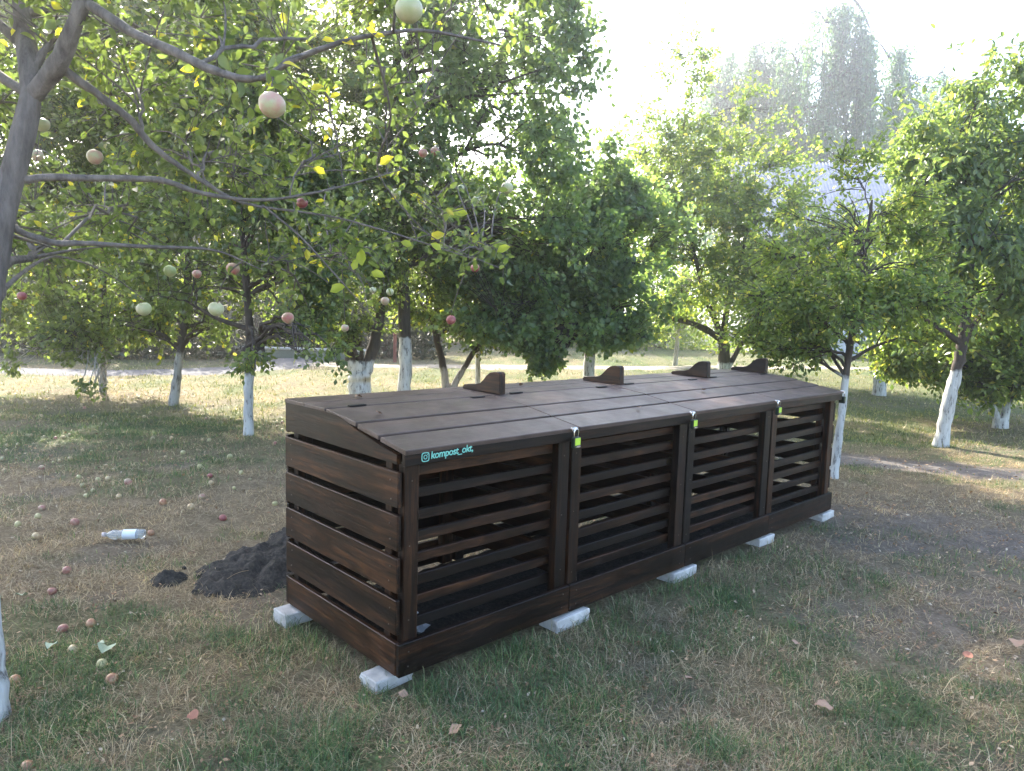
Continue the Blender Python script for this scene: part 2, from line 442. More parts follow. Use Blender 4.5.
def build_tree(name, label, group, base, stems, blobs, limbs=5, subs=6, twigs=900, per=12, leaf=.06, aspect=.6,
               lm=None, bm_=None, detailed=False, thr=.42, clump=.55, droop=.25, cat='tree', extra=(), shell=.5, seed=1, single=None, twl=.6):
    """stems: list of polylines [(Vector, radius)...]; blobs: list of (centre, radii, weight)"""
    r = np.random.default_rng(seed)
    root = empty(name, base); tag(root, label, cat, group)
    bo = np.array(base)
    acc = Acc(); nodes = []
    for st in stems:
        P = np.array([np.array(p) for p, _ in st]); R = np.array([q for _, q in st])
        tt = np.linspace(0, len(P) - 1, (len(P) - 1) * 5 + 1)
        Pi = np.stack([np.interp(tt, np.arange(len(P)), P[:, k]) for k in range(3)], 1)
        for _ in range(3): Pi[1:-1] = (Pi[:-2] + 2 * Pi[1:-1] + Pi[2:]) / 4
        Ri = np.interp(tt, np.arange(len(R)), R)
        Pi += (r.normal(size=Pi.shape) * (Ri * .07)[:, None]); Pi[0] = P[0]
        Ri = Ri * (1 + .06 * r.normal(size=len(Ri)))
        if abs(Pi[0][2]) < .15:
            Ri[0] *= 1.25; Pi[0][2] -= .08
        acc.add(*tube(Pi - bo, Ri, 10))
        m0 = len(Pi) // 3
        nodes += [(Pi[i], Ri[i]) for i in range(m0, len(Pi))]
    trunk_nodes = list(nodes); skel = []
    for st in range(len(nodes)): skel.append(nodes[st])
    tb = Acc()
    for c, rad, w in blobs:
        c = np.array(c); rad = np.array(rad)
        for _ in range(max(1, int(limbs * min(w, 1.3)))):
            tgt = c + unit(r.normal(size=3)) * rad * r.uniform(.35, .85)
            cand = [(np.linalg.norm(p - tgt) + 1.2 * max(0, p[2] + .2 - tgt[2]) + r.uniform(0, .35), p, q) for p, q in trunk_nodes]
            _, s0, r0 = min(cand, key=lambda a: a[0])
            dist = np.linalg.norm(tgt - s0)
            if dist < .15: continue
            ctrl = s0 + (tgt - s0) * .45 + np.array([0, 0, .22 * dist]) + r.normal(size=3) * .08 * dist
            pth = bez(s0, ctrl, tgt, 10) + np.concatenate([[np.zeros(3)], r.normal(size=(9, 3)) * .018 * dist])
            r1 = min(r0 * .55, .02 + .016 * dist)
            rr = np.linspace(r1, .006, 10)
            acc.add(*tube(pth - bo, rr, 6))
            skel += list(zip(pth, rr))
            for _ in range(subs):
                i = r.integers(2, 9)
                e = c + unit(r.normal(size=3)) * rad * r.uniform(.4, .98)
                e = pth[i] + (e - pth[i]) * min(1, (.55 * max(rad)) / (np.linalg.norm(e - pth[i]) + 1e-6) + .25)
                ds = np.linalg.norm(e - pth[i])
                cc = pth[i] * .5 + e * .5 + np.array([0, 0, .12 * ds]) + r.normal(size=3) * .07 * ds
                p2 = bez(pth[i], cc, e, 6); r2 = np.linspace(rr[i] * .6, .003, 6)
                acc.add(*tube(p2 - bo, r2, 4)); skel += list(zip(p2, r2))
    kd = KDTree(len(skel))
    for i, (p, _) in enumerate(skel): kd.insert(p, i)
    kd.balance()
    # twigs
    tot = sum(b[2] * b[1][0] * b[1][1] * b[1][2] for b in blobs)
    LP = []; LD = []
    for c, rad, w in blobs:
        k = int(twigs * w * rad[0] * rad[1] * rad[2] / tot)
        d = unit(r.normal(size=(k * 2, 3)))
        u = r.uniform(0, 1, size=(k * 2, 1)) ** (1 / 3)
        u = u * (1 - shell) + shell * np.maximum(u, r.uniform(.55, 1, size=u.shape))
        lum = np.clip((n3(d * 2.1 + np.array(c)[None] * 3.7, 1, seed + 40) - .5) * 2.2, -.45, .6)[:, None]
        e = np.array(c) + d * np.array(rad) * u * (1.08 + lum) * r.uniform(.85, 1.12, u.shape)
        keep = n3(e, 1 / clump, seed) > thr
        e = e[keep][:k]
        e = e[e[:, 2] > .15]
        for q in e:
            co, ix, ds = kd.find(q)
            s0 = np.array(co)
            dr = q - s0
            lim = twl * r.uniform(.6, 1.2)
            if ds > lim: q = s0 + dr * (lim / ds) if ds > 3 * lim else q
            ds = np.linalg.norm(q - s0)
            cc = (s0 + q) / 2 + r.normal(size=3) * .12 * ds + np.array([0, 0, .08 * ds])
            p3 = bez(s0, cc, q, 5)
            tb.add(*(tube(p3[::2] - bo, np.array([.0035, .0024, .0014]), 3) if base[1] < 9 else tube(p3[::4] - bo, np.array([.005, .002]), 3)))
            kk = r.poisson(per)
            t = r.uniform(max(0., 1 - .45 / (ds + .01)), 1.05, kk) * 4
            i0 = np.clip(t.astype(int), 0, 3); ff = (t - i0)[:, None]
            pp = p3[i0] * (1 - ff) + p3[i0 + 1] * ff
            pp = pp + r.normal(size=pp.shape) * leaf * .55
            LP.append(pp)
            dd = unit(p3[-1] - p3[-2])[None] * .5 + r.normal(size=pp.shape) * .55 + np.array([0, 0, -droop])
            LD.append(dd)
    for q in extra:                       # twigs that carry an apple
        co, ix, ds = kd.find(q)
        s0 = np.array(co); q = np.array(q)
        p3 = bez(s0, (s0 + q) / 2 + np.array([0, 0, .15 * ds]) + r.normal(size=3) * .06 * ds, q, 8)
        tb.add(*tube(p3 - bo, np.linspace(.005, .0022, 8), 4))
        kk = 7 + int(ds * 6)
        t = r.uniform(.35, 1, kk) * 7; i0 = np.clip(t.astype(int), 0, 6); ff = (t - i0)[:, None]
        LP.append(p3[i0] * (1 - ff) + p3[i0 + 1] * ff + r.normal(size=(kk, 3)) * .012); LD.append(r.normal(size=(kk, 3)) + np.array([0, 0, -.2]))
    acc.obj('trunk', bm_, root)
    if tb.v: tag(tb.obj('twigs', bm_, root), kind='stuff')
    LP = np.concatenate(LP); LD = np.concatenate(LD)
    NN = unit(r.normal(size=LP.shape) * .75 + np.array([0, 0, .8]))
    sz = leaf * r.uniform(.65, 1.2, len(LP))
    sel = np.zeros(len(LP), bool)
    if single:                             # the leaves that show largest become parts of their own
        rel = LP - np.array([0, 0, CAMH])
        py = 385.5 - F * (rel[:, 2] + PITCH * rel[:, 1]) / np.maximum(rel[:, 1], .1)
        px = 512 + F * rel[:, 0] / np.maximum(rel[:, 1], .1)
        vis = (rel[:, 1] > .8) & (px > 0) & (px < 1024) & (py > 0) & (py < 420)
        score = np.where(vis, sz / rel[:, 1], 0)
        idxs = np.argsort(-score)[:single]; sel[idxs] = score[idxs] > 0
    V, Q = leaves_mesh(LP[~sel] - bo, LD[~sel], NN[~sel], sz[~sel], sz[~sel] * aspect, detailed)
    cr = obj_np('crown', V, [Q], lm, root); tag(cr, kind='stuff')
    if sel.any():
        protos = []
        for k in range(5):
            bmx = bmesh.new(); K = 5; rows = []
            prof = [0, .34, .47, .42, .25, 0]
            for a in range(6):
                x = a / 5; w = prof[a] * aspect * 1.05
                z = -.16 * x * x + .02 * math.sin(k + a * 1.7)
                rows.append([bmx.verts.new((x, -w, z + w * .3)), bmx.verts.new((x, 0, z)), bmx.verts.new((x, w, z + w * .3))] if 0 < a < 5 else [bmx.verts.new((x, 0, z))])
            for a in range(5):
                A, B = rows[a], rows[a + 1]
                if len(A) == 1: bmx.faces.new((A[0], B[0], B[1])); bmx.faces.new((A[0], B[1], B[2]))
                elif len(B) == 1: bmx.faces.new((A[0], B[0], A[1])); bmx.faces.new((A[1], B[0], A[2]))
                else: bmx.faces.new((A[0], B[0], B[1], A[1])); bmx.faces.new((A[1], B[1], B[2], A[2]))
            me = bpy.data.meshes.new('leaf')
            for f in bmx.faces: f.smooth = True
            bmx.to_mesh(me); bmx.free(); me.materials.append(LEAF_YELLOW if k == 4 else LEAF_SINGLE)
            protos.append(me)
        for i in np.nonzero(sel)[0]:
            ob = bpy.data.objects.new('leaf', protos[4] if r.uniform() < .05 else protos[r.integers(0, 4)])
            X = Vector(unit(LD[i])); Z = Vector(NN[i]); Y = Z.cross(X).normalized(); Z = X.cross(Y)
            M = Matrix((X, Y, Z)).transposed().to_4x4(); M = Matrix.Translation(LP[i] - bo) @ M @ Matrix.Scale(float(sz[i]), 4)
            ob.parent = root; ob.matrix_local = M; COL.objects.link(ob)
    return root

LEAF_SINGLE = leaf_mat('apple_leaf', (.075, .11, .045), (.13, .17, .07), None, 0, .46, 2.3)
LEAF_YELLOW = leaf_mat('yellowing_leaf', (.35, .33, .03), (.48, .42, .04))
def objvar(m):
    n, l = m.node_tree.nodes, m.node_tree.links
    oi = n.new('ShaderNodeObjectInfo')
    for nd in n:
        if nd.type == 'VALTORGB' and nd.inputs[0].links and nd.inputs[0].links[0].from_socket.name == 'Random Per Island':
            l.new(oi.outputs['Random'], nd.inputs[0])
objvar(LEAF_SINGLE); objvar(LEAF_YELLOW)

LEAF_A = leaf_mat('apple_foliage', (.07, .105, .045), (.13, .17, .075), (.34, .32, .06), .035, .48, 2.4)
LEAF_B = leaf_mat('dark_apple_foliage', (.055, .082, .035), (.11, .145, .06), (.30, .27, .05), .025)
LEAF_C = leaf_mat('broad_leaf_foliage', (.07, .115, .065), (.14, .195, .10), (.25, .26, .06), .012)
LEAF_D = leaf_mat('light_fruit_foliage', (.08, .125, .04), (.16, .205, .075), (.40, .38, .12), .06, .5)
LEAF_E = leaf_mat('cherry_foliage', (.085, .13, .06), (.15, .195, .09), (.33, .33, .06), .03, .42)
LEAF_F = leaf_mat('birch_foliage', (.06, .11, .085), (.10, .16, .12), None, 0, .4)
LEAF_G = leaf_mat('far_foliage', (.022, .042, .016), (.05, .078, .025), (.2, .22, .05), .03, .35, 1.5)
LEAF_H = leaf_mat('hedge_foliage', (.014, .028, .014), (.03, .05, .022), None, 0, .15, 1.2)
BARK_W = bark_mat('limewashed_bark', .70)
BARK_LOW = bark_mat('low_limewashed_bark', .42)
BARK_GREY = bark_mat('grey_limewashed_bark', .74, wcol=(.40, .38, .34))
BARK_HI = bark_mat('high_limewashed_bark', .98)
BARK = bark_mat('dark_bark')
BARK_PALE = bark_mat('pale_slim_bark', 1.2, wcol=(.45, .44, .38))

def B(px, py, rx, ry, d, rd=None, w=1.0):
    k = d / F
    return (at(px, py, d), (rx * k, rd if rd else (rx * k + ry * k) * .5, ry * k), w)
def ST(d, pts, slope=0):
    """stem through picture points at depth d with radii in metres"""
    out = []
    for i, (px, py, r) in enumerate(pts):
        out.append((at(px, py, d + slope * i), r))
    return out
def tree_px(name, label, group, basepx, dd, stems, blobs, **k):
    g0 = ground(*basepx) if dd is None else None
    if g0 is None:
        g0 = at(basepx[0], basepx[1], dd); g0.z = float(gz(g0.x, g0.y))
    d = g0.y
    sts = []
    for si, st in enumerate(stems):
        s = ST(d, st)
        if si == 0: s[0] = (g0, s[0][1])
        sts.append(s)
    bl = [B(*(b[:4]), d + (b[4] if len(b) > 4 else 0), *(b[5:])) for b in blobs]
    return build_tree(name, label, group, g0, sts, bl, **k)

# ------------------------------------------------------------------ apples hanging (picture x, y, size in pixels, colour)
HANG = [
 (409, 10, 26, 'pale', 'large pale green apple at the top centre of the photo, nearly cut by the edge'),
 (272, 105, 26, 'blush', 'large pale apple with pink blush hanging at upper left, biggest in that corner'),
 (507, 188, 12, 'pale', 'pale round apple hanging alone in front of the dark broad-leaved crown'),
 (144, 309, 14, 'pale', 'whitish green apple at left, the left one of the low pair'),
 (216, 309, 15, 'pale', 'whitish green apple hanging low above the leaning grey trunk'),
 (233, 269, 13, 'pink', 'pink striped apple at left, just above a whitish low apple'),
 (170, 271, 12, 'green', 'green apple hanging just under the bare horizontal branch'),
 (197, 274, 9, 'pink', 'small dull pink apple between a green and a pink apple under the branch'),
 (42, 248, 11, 'green', 'green apple close above the left end of the horizontal branch'),
 (20, 253, 9, 'pale', 'pale apple by the dark trunk at the left edge'),
 (396, 193, 10, 'pale', 'small cream apple above the centre in front of the straight dark stem'),
 (330, 258, 12, 'green', 'light green apple hanging beside the drooping twigs left of centre'),
 (475, 268, 9, 'red', 'deep pink apple hanging right of the bright yellow leaf'),
 (451, 320, 10, 'red', 'reddish apple hanging in the dark foliage above the forked tree'),
 (302, 203, 11, 'red', 'dark red apple where the upper horizontal branch ends'),
 (288, 318, 12, 'pink', 'dull rosy apple with a green leaf beside it above the bin end'),
 (345, 328, 8, 'blush', 'small peach coloured apple hanging above the thick forked trunk'),
 (435, 151, 9, 'pink', 'pink apple of the close pair high above the centre, the right one'),
 (423, 153, 9, 'pink', 'pink apple of the close pair high above the centre, the left one'),
 (390, 292, 8, 'pale', 'small pale apple in the low cluster of pale apples left of centre, highest one'),
 (385, 301, 9, 'blush', 'small blushed apple in the low cluster of pale apples left of centre, lowest one'),
 (373, 290, 7, 'pale', 'tiny pale apple left in the low cluster of pale apples'),
 (165, 100, 12, 'pale', 'whitish apple in the glare below the slanting upper branch'),
 (42, 125, 14, 'pale', 'pale apple in the glare right beside the thick forked trunk'),
 (95, 157, 15, 'blush', 'cream apple above the upper horizontal branch at left'),
 (127, 136, 12, 'pale', 'pale green apple high at left between two slanting branches'),
 (37, 155, 11, 'blush', 'rosy cream apple left beside the dark trunk in the glare'),
 (108, 185, 10, 'green', 'green apple hanging just below the upper horizontal branch'),
 (245, 126, 10, 'pale', 'pale apple left below the big blushed one'),
 (371, 119, 8, 'pale', 'small pale apple among twigs right of the big blushed one'),
 (461, 188, 7, 'pale', 'small pale apple in the middle of the dark crown, left of the lone pale one'),
 (350, 200, 8, 'green', 'small green apple left of the straight dark stem'),
 (476, 200, 8, 'pale', 'small cream apple in the spray of light leaves right of the yellow leaf'),
 (22, 296, 9, 'red', 'dull red apple in shaded foliage near the left edge'),
 (4, 285, 10, 'pink', 'pinkish apple cut by the left edge of the photo'),
]
hang_pos = []
for (px, py, s, c, lb) in HANG:
    d = F * .068 / s
    if s <= 10: d = F * .062 / s
    hang_pos.append(at(px, py, d))

GRP = 'limewashed apple trees of the orchard'
# foreground apple tree at the left edge
gA = at(-14, 770, 2.45); gA.z = float(gz(gA.x, gA.y))
A1 = [(gA, .085), (at(-16, 640, 2.5), 0.0585), (at(-30, 450, 2.6), 0.0546), (at(-14, 300, 2.7), 0.0515), (at(8, 190, 2.75), 0.0452), (at(34, 95, 2.8), 0.0406), (at(22, 20, 2.9), 0.0312), (at(5, -120, 3.0), 0.0234), (at(20, -300, 3.1), 0.0156)]
A2 = [(at(34, 95, 2.8), 0.0351), (at(62, 60, 2.75), 0.0312), (at(85, -5, 2.7), 0.0265), (at(140, -140, 2.7), 0.0195), (at(220, -260, 2.7), 0.0117)]
A3 = [(at(90, 5, 2.68), 0.0187), (at(130, 32, 2.6), 0.0164), (at(175, 52, 2.5), 0.0156), (at(215, 72, 2.4), 0.0140), (at(258, 82, 2.35), 0.0101), (at(296, 58, 2.3), 0.0086), (at(352, 38, 2.3), 0.0070), (at(420, 28, 2.35), 0.0055), (at(500, 45, 2.5), 0.0031)]
A4 = [(at(58, 66, 2.78), 0.0172), (at(95, 92, 2.85), 0.0156), (at(130, 118, 2.9), 0.0140), (at(150, 145, 2.95), 0.0125), (at(188, 172, 3.0), 0.0094), (at(240, 205, 3.1), 0.0062), (at(330, 215, 3.2), 0.0047), (at(400, 235, 3.3), 0.0039), (at(470, 258, 3.5), 0.0023)]
A5 = [(at(6, 182, 2.75), 0.0172), (at(45, 177, 2.8), 0.0140), (at(105, 179, 2.85), 0.0125), (at(160, 178, 2.9), 0.0117), (at(200, 194, 2.95), 0.0094), (at(262, 202, 3.0), 0.0070), (at(330, 190, 3.1), 0.0047), (at(400, 170, 3.3), 0.0023)]
A6 = [(at(-8, 215, 2.75), 0.0172), (at(20, 232, 2.8), 0.0148), (at(55, 244, 2.85), 0.0125), (at(90, 243, 2.9), 0.0101), (at(150, 247, 3.0), 0.0078), (at(215, 248, 3.1), 0.0047), (at(262, 270, 3.2), 0.0023)]
A7 = [(at(262, 205, 3.0), 0.0047), (at(300, 235, 3.1), 0.0039), (at(340, 280, 3.2), 0.0031), (at(375, 320, 3.4), 0.0016)]
A8 = [(at(372, 38, 2.33), 0.0047), (at(395, 120, 2.6), 0.0039), (at(370, 170, 2.8), 0.0031), (at(430, 240, 3.1), 0.0023), (at(500, 268, 3.3), 0.0016)]
blA = [B(110, 40, 130, 70, 3.2, .7), B(250, 60, 90, 60, 2.9, .5, .7), B(200, 165, 130, 50, 3.6, .5, .8), B(330, 150, 70, 60, 3.3, .4, .6),
       B(330, 250, 70, 50, 3.7, .4, .7), B(420, 215, 60, 40, 3.5, .4, .8), B(60, 240, 80, 55, 3.9, .5), B(480, 240, 45, 40, 3.8, .3, .5),
       B(410, 60, 90, 50, 2.9, .4, .5), B(100, -160, 250, 110, 3.0, 1.2, .9), B(400, -140, 200, 90, 2.9, 1.0, .8), B(-150, 0, 120, 160, 3.0, 1.0, .8)]
exA = [p + Vector((0, 0, .045)) for p in hang_pos if p.y < 5.6]
treeA = build_tree('apple_tree', 'nearest apple tree at the left edge, its bare limbs reaching across the upper left', GRP, gA,
           [A1, A2, A3, A4, A5, A6, A7, A8], blA, limbs=3, subs=5, twigs=1900, per=9, leaf=.048, lm=LEAF_A, bm_=bark_mat('foreground_bark', .66, (.12, .105, .10)), detailed=True,
           thr=.40, clump=.35, extra=exA, seed=11, single=260, twl=.35, droop=.15)

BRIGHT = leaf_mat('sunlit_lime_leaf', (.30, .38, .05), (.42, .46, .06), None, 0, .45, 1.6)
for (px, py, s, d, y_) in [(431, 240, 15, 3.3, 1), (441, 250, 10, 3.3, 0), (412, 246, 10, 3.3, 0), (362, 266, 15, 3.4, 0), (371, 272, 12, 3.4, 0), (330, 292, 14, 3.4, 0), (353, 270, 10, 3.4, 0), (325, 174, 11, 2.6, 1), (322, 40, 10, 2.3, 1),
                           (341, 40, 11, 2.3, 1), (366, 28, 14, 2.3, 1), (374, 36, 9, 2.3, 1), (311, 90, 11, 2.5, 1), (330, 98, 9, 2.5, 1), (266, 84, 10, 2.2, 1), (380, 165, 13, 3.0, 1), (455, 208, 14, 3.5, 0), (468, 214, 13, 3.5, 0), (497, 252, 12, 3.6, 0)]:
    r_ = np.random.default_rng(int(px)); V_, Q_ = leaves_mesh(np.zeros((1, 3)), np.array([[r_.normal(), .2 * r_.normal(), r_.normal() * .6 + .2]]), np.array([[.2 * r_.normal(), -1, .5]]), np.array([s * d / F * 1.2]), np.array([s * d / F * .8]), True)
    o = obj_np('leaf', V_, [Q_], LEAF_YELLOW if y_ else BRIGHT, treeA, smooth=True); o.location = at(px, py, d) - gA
exT = [p + Vector((0, 0, .05)) for p in hang_pos if p.y >= 5.6]
tree_px('apple_tree', 'slim apple tree with thin straight limewashed trunk just left of the bin end', GRP, (248, 435), None,
        [[(248, 435, .055), (249, 375, .048), (250, 335, .045), (247, 290, .04), (243, 240, .03), (238, 170, .02)], [(250, 330, .03), (215, 318, .022), (185, 300, .012)]],
        [(245, 215, 80, 80), (215, 40, 110, 60), (200, -70, 110, 50), (185, 282, 65, 45), (300, 290, 55, 45), (225, 125, 85, 65), (315, 348, 46, 20, -1.2, .35, 2.0), (252, 364, 26, 12, -1.0, .3, 1.1), (330, 210, 60, 70, .5)],
        limbs=4, twigs=5200, per=12, leaf=.072, lm=LEAF_A, bm_=BARK_W, seed=21, thr=.45, detailed=False, droop=.3)
tree_px('apple_tree', 'apple tree with a leaning greyish limewashed trunk at left in the sunlit gap', GRP, (173, 405), None,
        [[(173, 405, .068), (178, 370, .056), (182, 340, .052), (186, 300, .055), (190, 240, .035), (185, 170, .02)]],
        [(185, 262, 80, 65), (150, 200, 85, 75), (215, 320, 40, 25), (130, 110, 110, 70), (60, 140, 80, 80), (130, 20, 130, 70), (110, -100, 150, 80), (130, 320, 40, 25)],
        limbs=4, twigs=6200, per=11, leaf=.08, lm=LEAF_B, bm_=BARK_GREY, seed=22, thr=.42, droop=.3)
tree_px('apple_tree', 'thin apple tree far left with low hanging dark branches over its pale trunk', GRP, (103, 392), None,
        [[(103, 392, .048), (103, 350, .044), (104, 310, .04), (104, 270, .03), (100, 200, .02)]],
        [(85, 275, 85, 65), (35, 310, 55, 45), (75, 345, 48, 26, -1, .4, 2.2), (150, 325, 60, 24, -.8, .5, 1.5), (92, 388, 16, 12, -1.5, .2, 4), (60, 200, 100, 70), (20, 60, 120, 90), (-20, -80, 140, 90), (10, 360, 12, 22, -1, .2, 3), (130, 325, 40, 30)],
        limbs=4, twigs=5800, per=11, leaf=.09, lm=LEAF_B, bm_=BARK_GREY, seed=23, thr=.42, droop=.35)
tree_px('apple_tree', 'old apple tree whose thick limewashed trunk forks low behind the left half of the bin', GRP, (360, 398), None,
        [[(360, 398, .19), (360, 380, .175), (360, 366, .165)], [(357, 374, .12), (350, 350, .10), (343, 315, .08), (330, 250, .05), (310, 170, .02)], [(364, 374, .11), (373, 350, .09), (380, 320, .075), (390, 250, .045), (385, 170, .02)]],
        [(325, 265, 60, 60), (390, 245, 45, 60), (300, 180, 70, 70), (370, 160, 60, 60), (335, 328, 50, 24, -.5), (300, 90, 90, 60), (360, 120, 55, 55, .4)],
        limbs=4, twigs=4400, per=11, leaf=.08, lm=LEAF_B, bm_=bark_mat('fork_limewashed_bark', .62), seed=24, thr=.44, droop=.3)
tree_px('broadleaf_tree', 'tall straight broad-leaved tree with round whitewashed trunk and dark crown reaching the top', 'taller shade trees', (405, 396), None,
        [[(405, 396, .115), (405, 345, .105), (403, 270, .095), (400, 170, .085), (396, 60, .07), (400, -100, .05), (410, -260, .03)]],
        [(430, 60, 90, 80), (500, 20, 100, 90, -.3), (562, 110, 48, 105, -.2), (480, 160, 95, 85), (400, 190, 60, 60), (555, 235, 60, 55), (430, -120, 150, 110, 0, 1.6), (520, -160, 120, 110, 0, 1.5), (470, -300, 110, 110, 0, 1.4), (330, -60, 120, 110, .5, 1.5)],
        limbs=5, subs=7, twigs=5200, per=12, leaf=.105, aspect=.8, lm=LEAF_C, bm_=BARK_HI, seed=25, thr=.40, droop=.35)
tree_px('apple_tree', 'apple tree dividing into a V of two pale stems behind the middle of the bin', GRP, (447, 392), None,
        [[(449, 392, .10), (449, 384, .09)], [(447, 388, .075), (440, 352, .06), (432, 320, .05), (425, 280, .035), (420, 220, .02)], [(452, 388, .06), (466, 365, .05), (480, 340, .045), (496, 300, .03), (510, 250, .015)]],
        [(440, 270, 55, 45), (500, 290, 55, 45), (470, 220, 60, 50), (420, 310, 28, 22), (500, 325, 45, 25, -.5), (445, 318, 40, 18, .5)],
        limbs=4, twigs=2800, per=11, leaf=.08, lm=LEAF_B, bm_=bark_mat('v_fork_bark', .45, wcol=(.42, .38, .34)), seed=26, thr=.42, droop=.3, extra=exT)
tree_px('young_tree', 'thin young tree with short pale trunk just left of the first lid stop', GRP, (478, 389), None,
        [[(478, 389, .05), (478, 350, .045), (482, 300, .035), (488, 240, .015)]],
        [(490, 255, 45, 45), (500, 320, 40, 20)], limbs=4, twigs=700, per=10, leaf=.09, lm=LEAF_C, bm_=BARK_HI, seed=27, droop=.3)
tree_px('broadleaf_tree', 'round dark broad-leaved tree with low skirt of big leaves over the second lid stop', 'taller shade trees', (588, 388), 13.2,
        [[(588, 388, .11), (590, 350, .10), (588, 310, .085), (580, 250, .06), (575, 180, .03)]],
        [(560, 275, 85, 65), (622, 235, 48, 62), (505, 325, 50, 28, -1.5), (525, 350, 42, 18, -1.2, .4, 1.6), (600, 180, 42, 50), (640, 300, 30, 38), (610, 335, 45, 22, -1), (540, 366, 16, 12, -1.0, .3, 3)],
        limbs=5, subs=7, twigs=3600, per=12, leaf=.105, aspect=.85, lm=LEAF_C, bm_=BARK_W, seed=28, thr=.48, droop=.45)
tree_px('young_tree', 'slender sapling standing alone on the bright grass beyond the third lid stop', GRP, (675, 366), None,
        [[(675, 366, .07), (677, 345, .06), (680, 315, .04), (682, 280, .02)]],
        [(668, 318, 32, 24), (690, 290, 35, 25)], limbs=4, twigs=500, per=10, leaf=.12, lm=LEAF_D, bm_=BARK_PALE, seed=29, droop=.3)
tree_px('fruit_tree', 'wide airy light green fruit tree with dark spreading limbs behind the last lid stop', GRP, (724, 372), 16.5,
        [[(724, 372, .13), (724, 345, .12), (722, 336, .11)], [(722, 340, .08), (700, 325, .07), (668, 318, .04)], [(723, 338, .08), (728, 300, .07), (742, 255, .05), (752, 200, .02)], [(722, 336, .07), (706, 300, .05), (690, 240, .035), (680, 140, .015)], [(728, 368, .06), (742, 342, .05), (765, 322, .04), (800, 300, .02)]],
        [(700, 275, 80, 50), (765, 275, 75, 52), (690, 200, 60, 65), (750, 190, 58, 55), (640, 215, 40, 60), (668, 130, 38, 65, 0, .8, .7), (695, 60, 24, 55, 0, .6, .7), (650, 250, 30, 50), (735, 110, 45, 45, 0, .8, .6)],
        limbs=5, subs=7, twigs=5600, per=10, leaf=.10, lm=LEAF_D, bm_=BARK_LOW, seed=30, thr=.47, droop=.2, shell=.2)
tree_px('fruit_tree', 'slim leaning fruit tree with white trunk right beside the far end of the bin', GRP, (833, 478), None,
        [[(833, 478, .045), (840, 430, .036), (846, 375, .032), (850, 345, .03), (856, 310, .024), (864, 260, .018), (872, 200, .01)], [(848, 362, .018), (870, 348, .014), (898, 338, .008)], [(850, 345, .02), (825, 322, .015), (790, 300, .008)]],
        [(835, 300, 80, 48), (785, 335, 55, 34, .3), (895, 285, 65, 50), (850, 235, 85, 48), (850, 170, 50, 40, .2, .3, .35), (900, 215, 50, 40, .2, .4, .5)],
        limbs=5, subs=6, twigs=2400, per=9, leaf=.052, lm=LEAF_D, bm_=bark_mat('slim_limewashed_bark', 1.0), seed=31, thr=.47, detailed=True, shell=.2, droop=.2)
tree_px('cherry_tree', 'leaning tree with bright limewashed trunk standing beyond the dirt path at right', GRP, (940, 446), None,
        [[(940, 446, .085), (947, 410, .075), (955, 375, .068), (962, 350, .064), (967, 310, .055), (970, 280, .05), (966, 210, .035), (960, 130, .015)], [(963, 345, .035), (935, 325, .028), (900, 305, .015)], [(966, 335, .035), (985, 310, .025), (1020, 280, .015)]],
        [(960, 225, 75, 60), (1005, 290, 55, 42), (905, 305, 45, 28), (1015, 170, 60, 55), (935, 165, 50, 40, 0, .6, .7), (1060, 240, 60, 70), (970, 110, 60, 35, 0, .6, .5), (1010, 70, 50, 40, 0, .6, .35)],
        limbs=5, subs=6, twigs=2200, per=9, leaf=.10, aspect=.5, lm=LEAF_E, bm_=bark_mat('cherry_limewashed_bark', .93), seed=32, thr=.47, detailed=True, droop=.55)
tree_px('fruit_tree', 'yellow-green fruit tree with greyish trunk behind and left of the leaning white trunk', GRP, (879, 395), None,
        [[(879, 395, .12), (881, 350, .10), (883, 310, .08), (885, 250, .04)]],
        [(880, 285, 90, 55), (840, 250, 70, 40), (930, 235, 70, 60), (800, 300, 60, 45), (930, 170, 60, 40, 0, 1, .5)], limbs=5, twigs=2800, per=10, leaf=.09, lm=LEAF_D, bm_=BARK_HI, seed=33, thr=.46, droop=.2)
tree_px('fruit_tree', 'low bushy fruit tree with a small forked white trunk at the right edge', GRP, (1000, 428), None,
        [[(1000, 428, .10), (1000, 418, .09)], [(998, 424, .06), (990, 400, .05), (970, 370, .03)], [(1003, 424, .06), (1010, 395, .05), (1030, 350, .03)]],
        [(990, 375, 50, 28), (945, 352, 60, 42), (1035, 345, 60, 50), (895, 358, 40, 34), (985, 300, 60, 40)], limbs=5, twigs=3400, per=10, leaf=.085, lm=LEAF_D, bm_=BARK_LOW, seed=34, thr=.45, droop=.35)

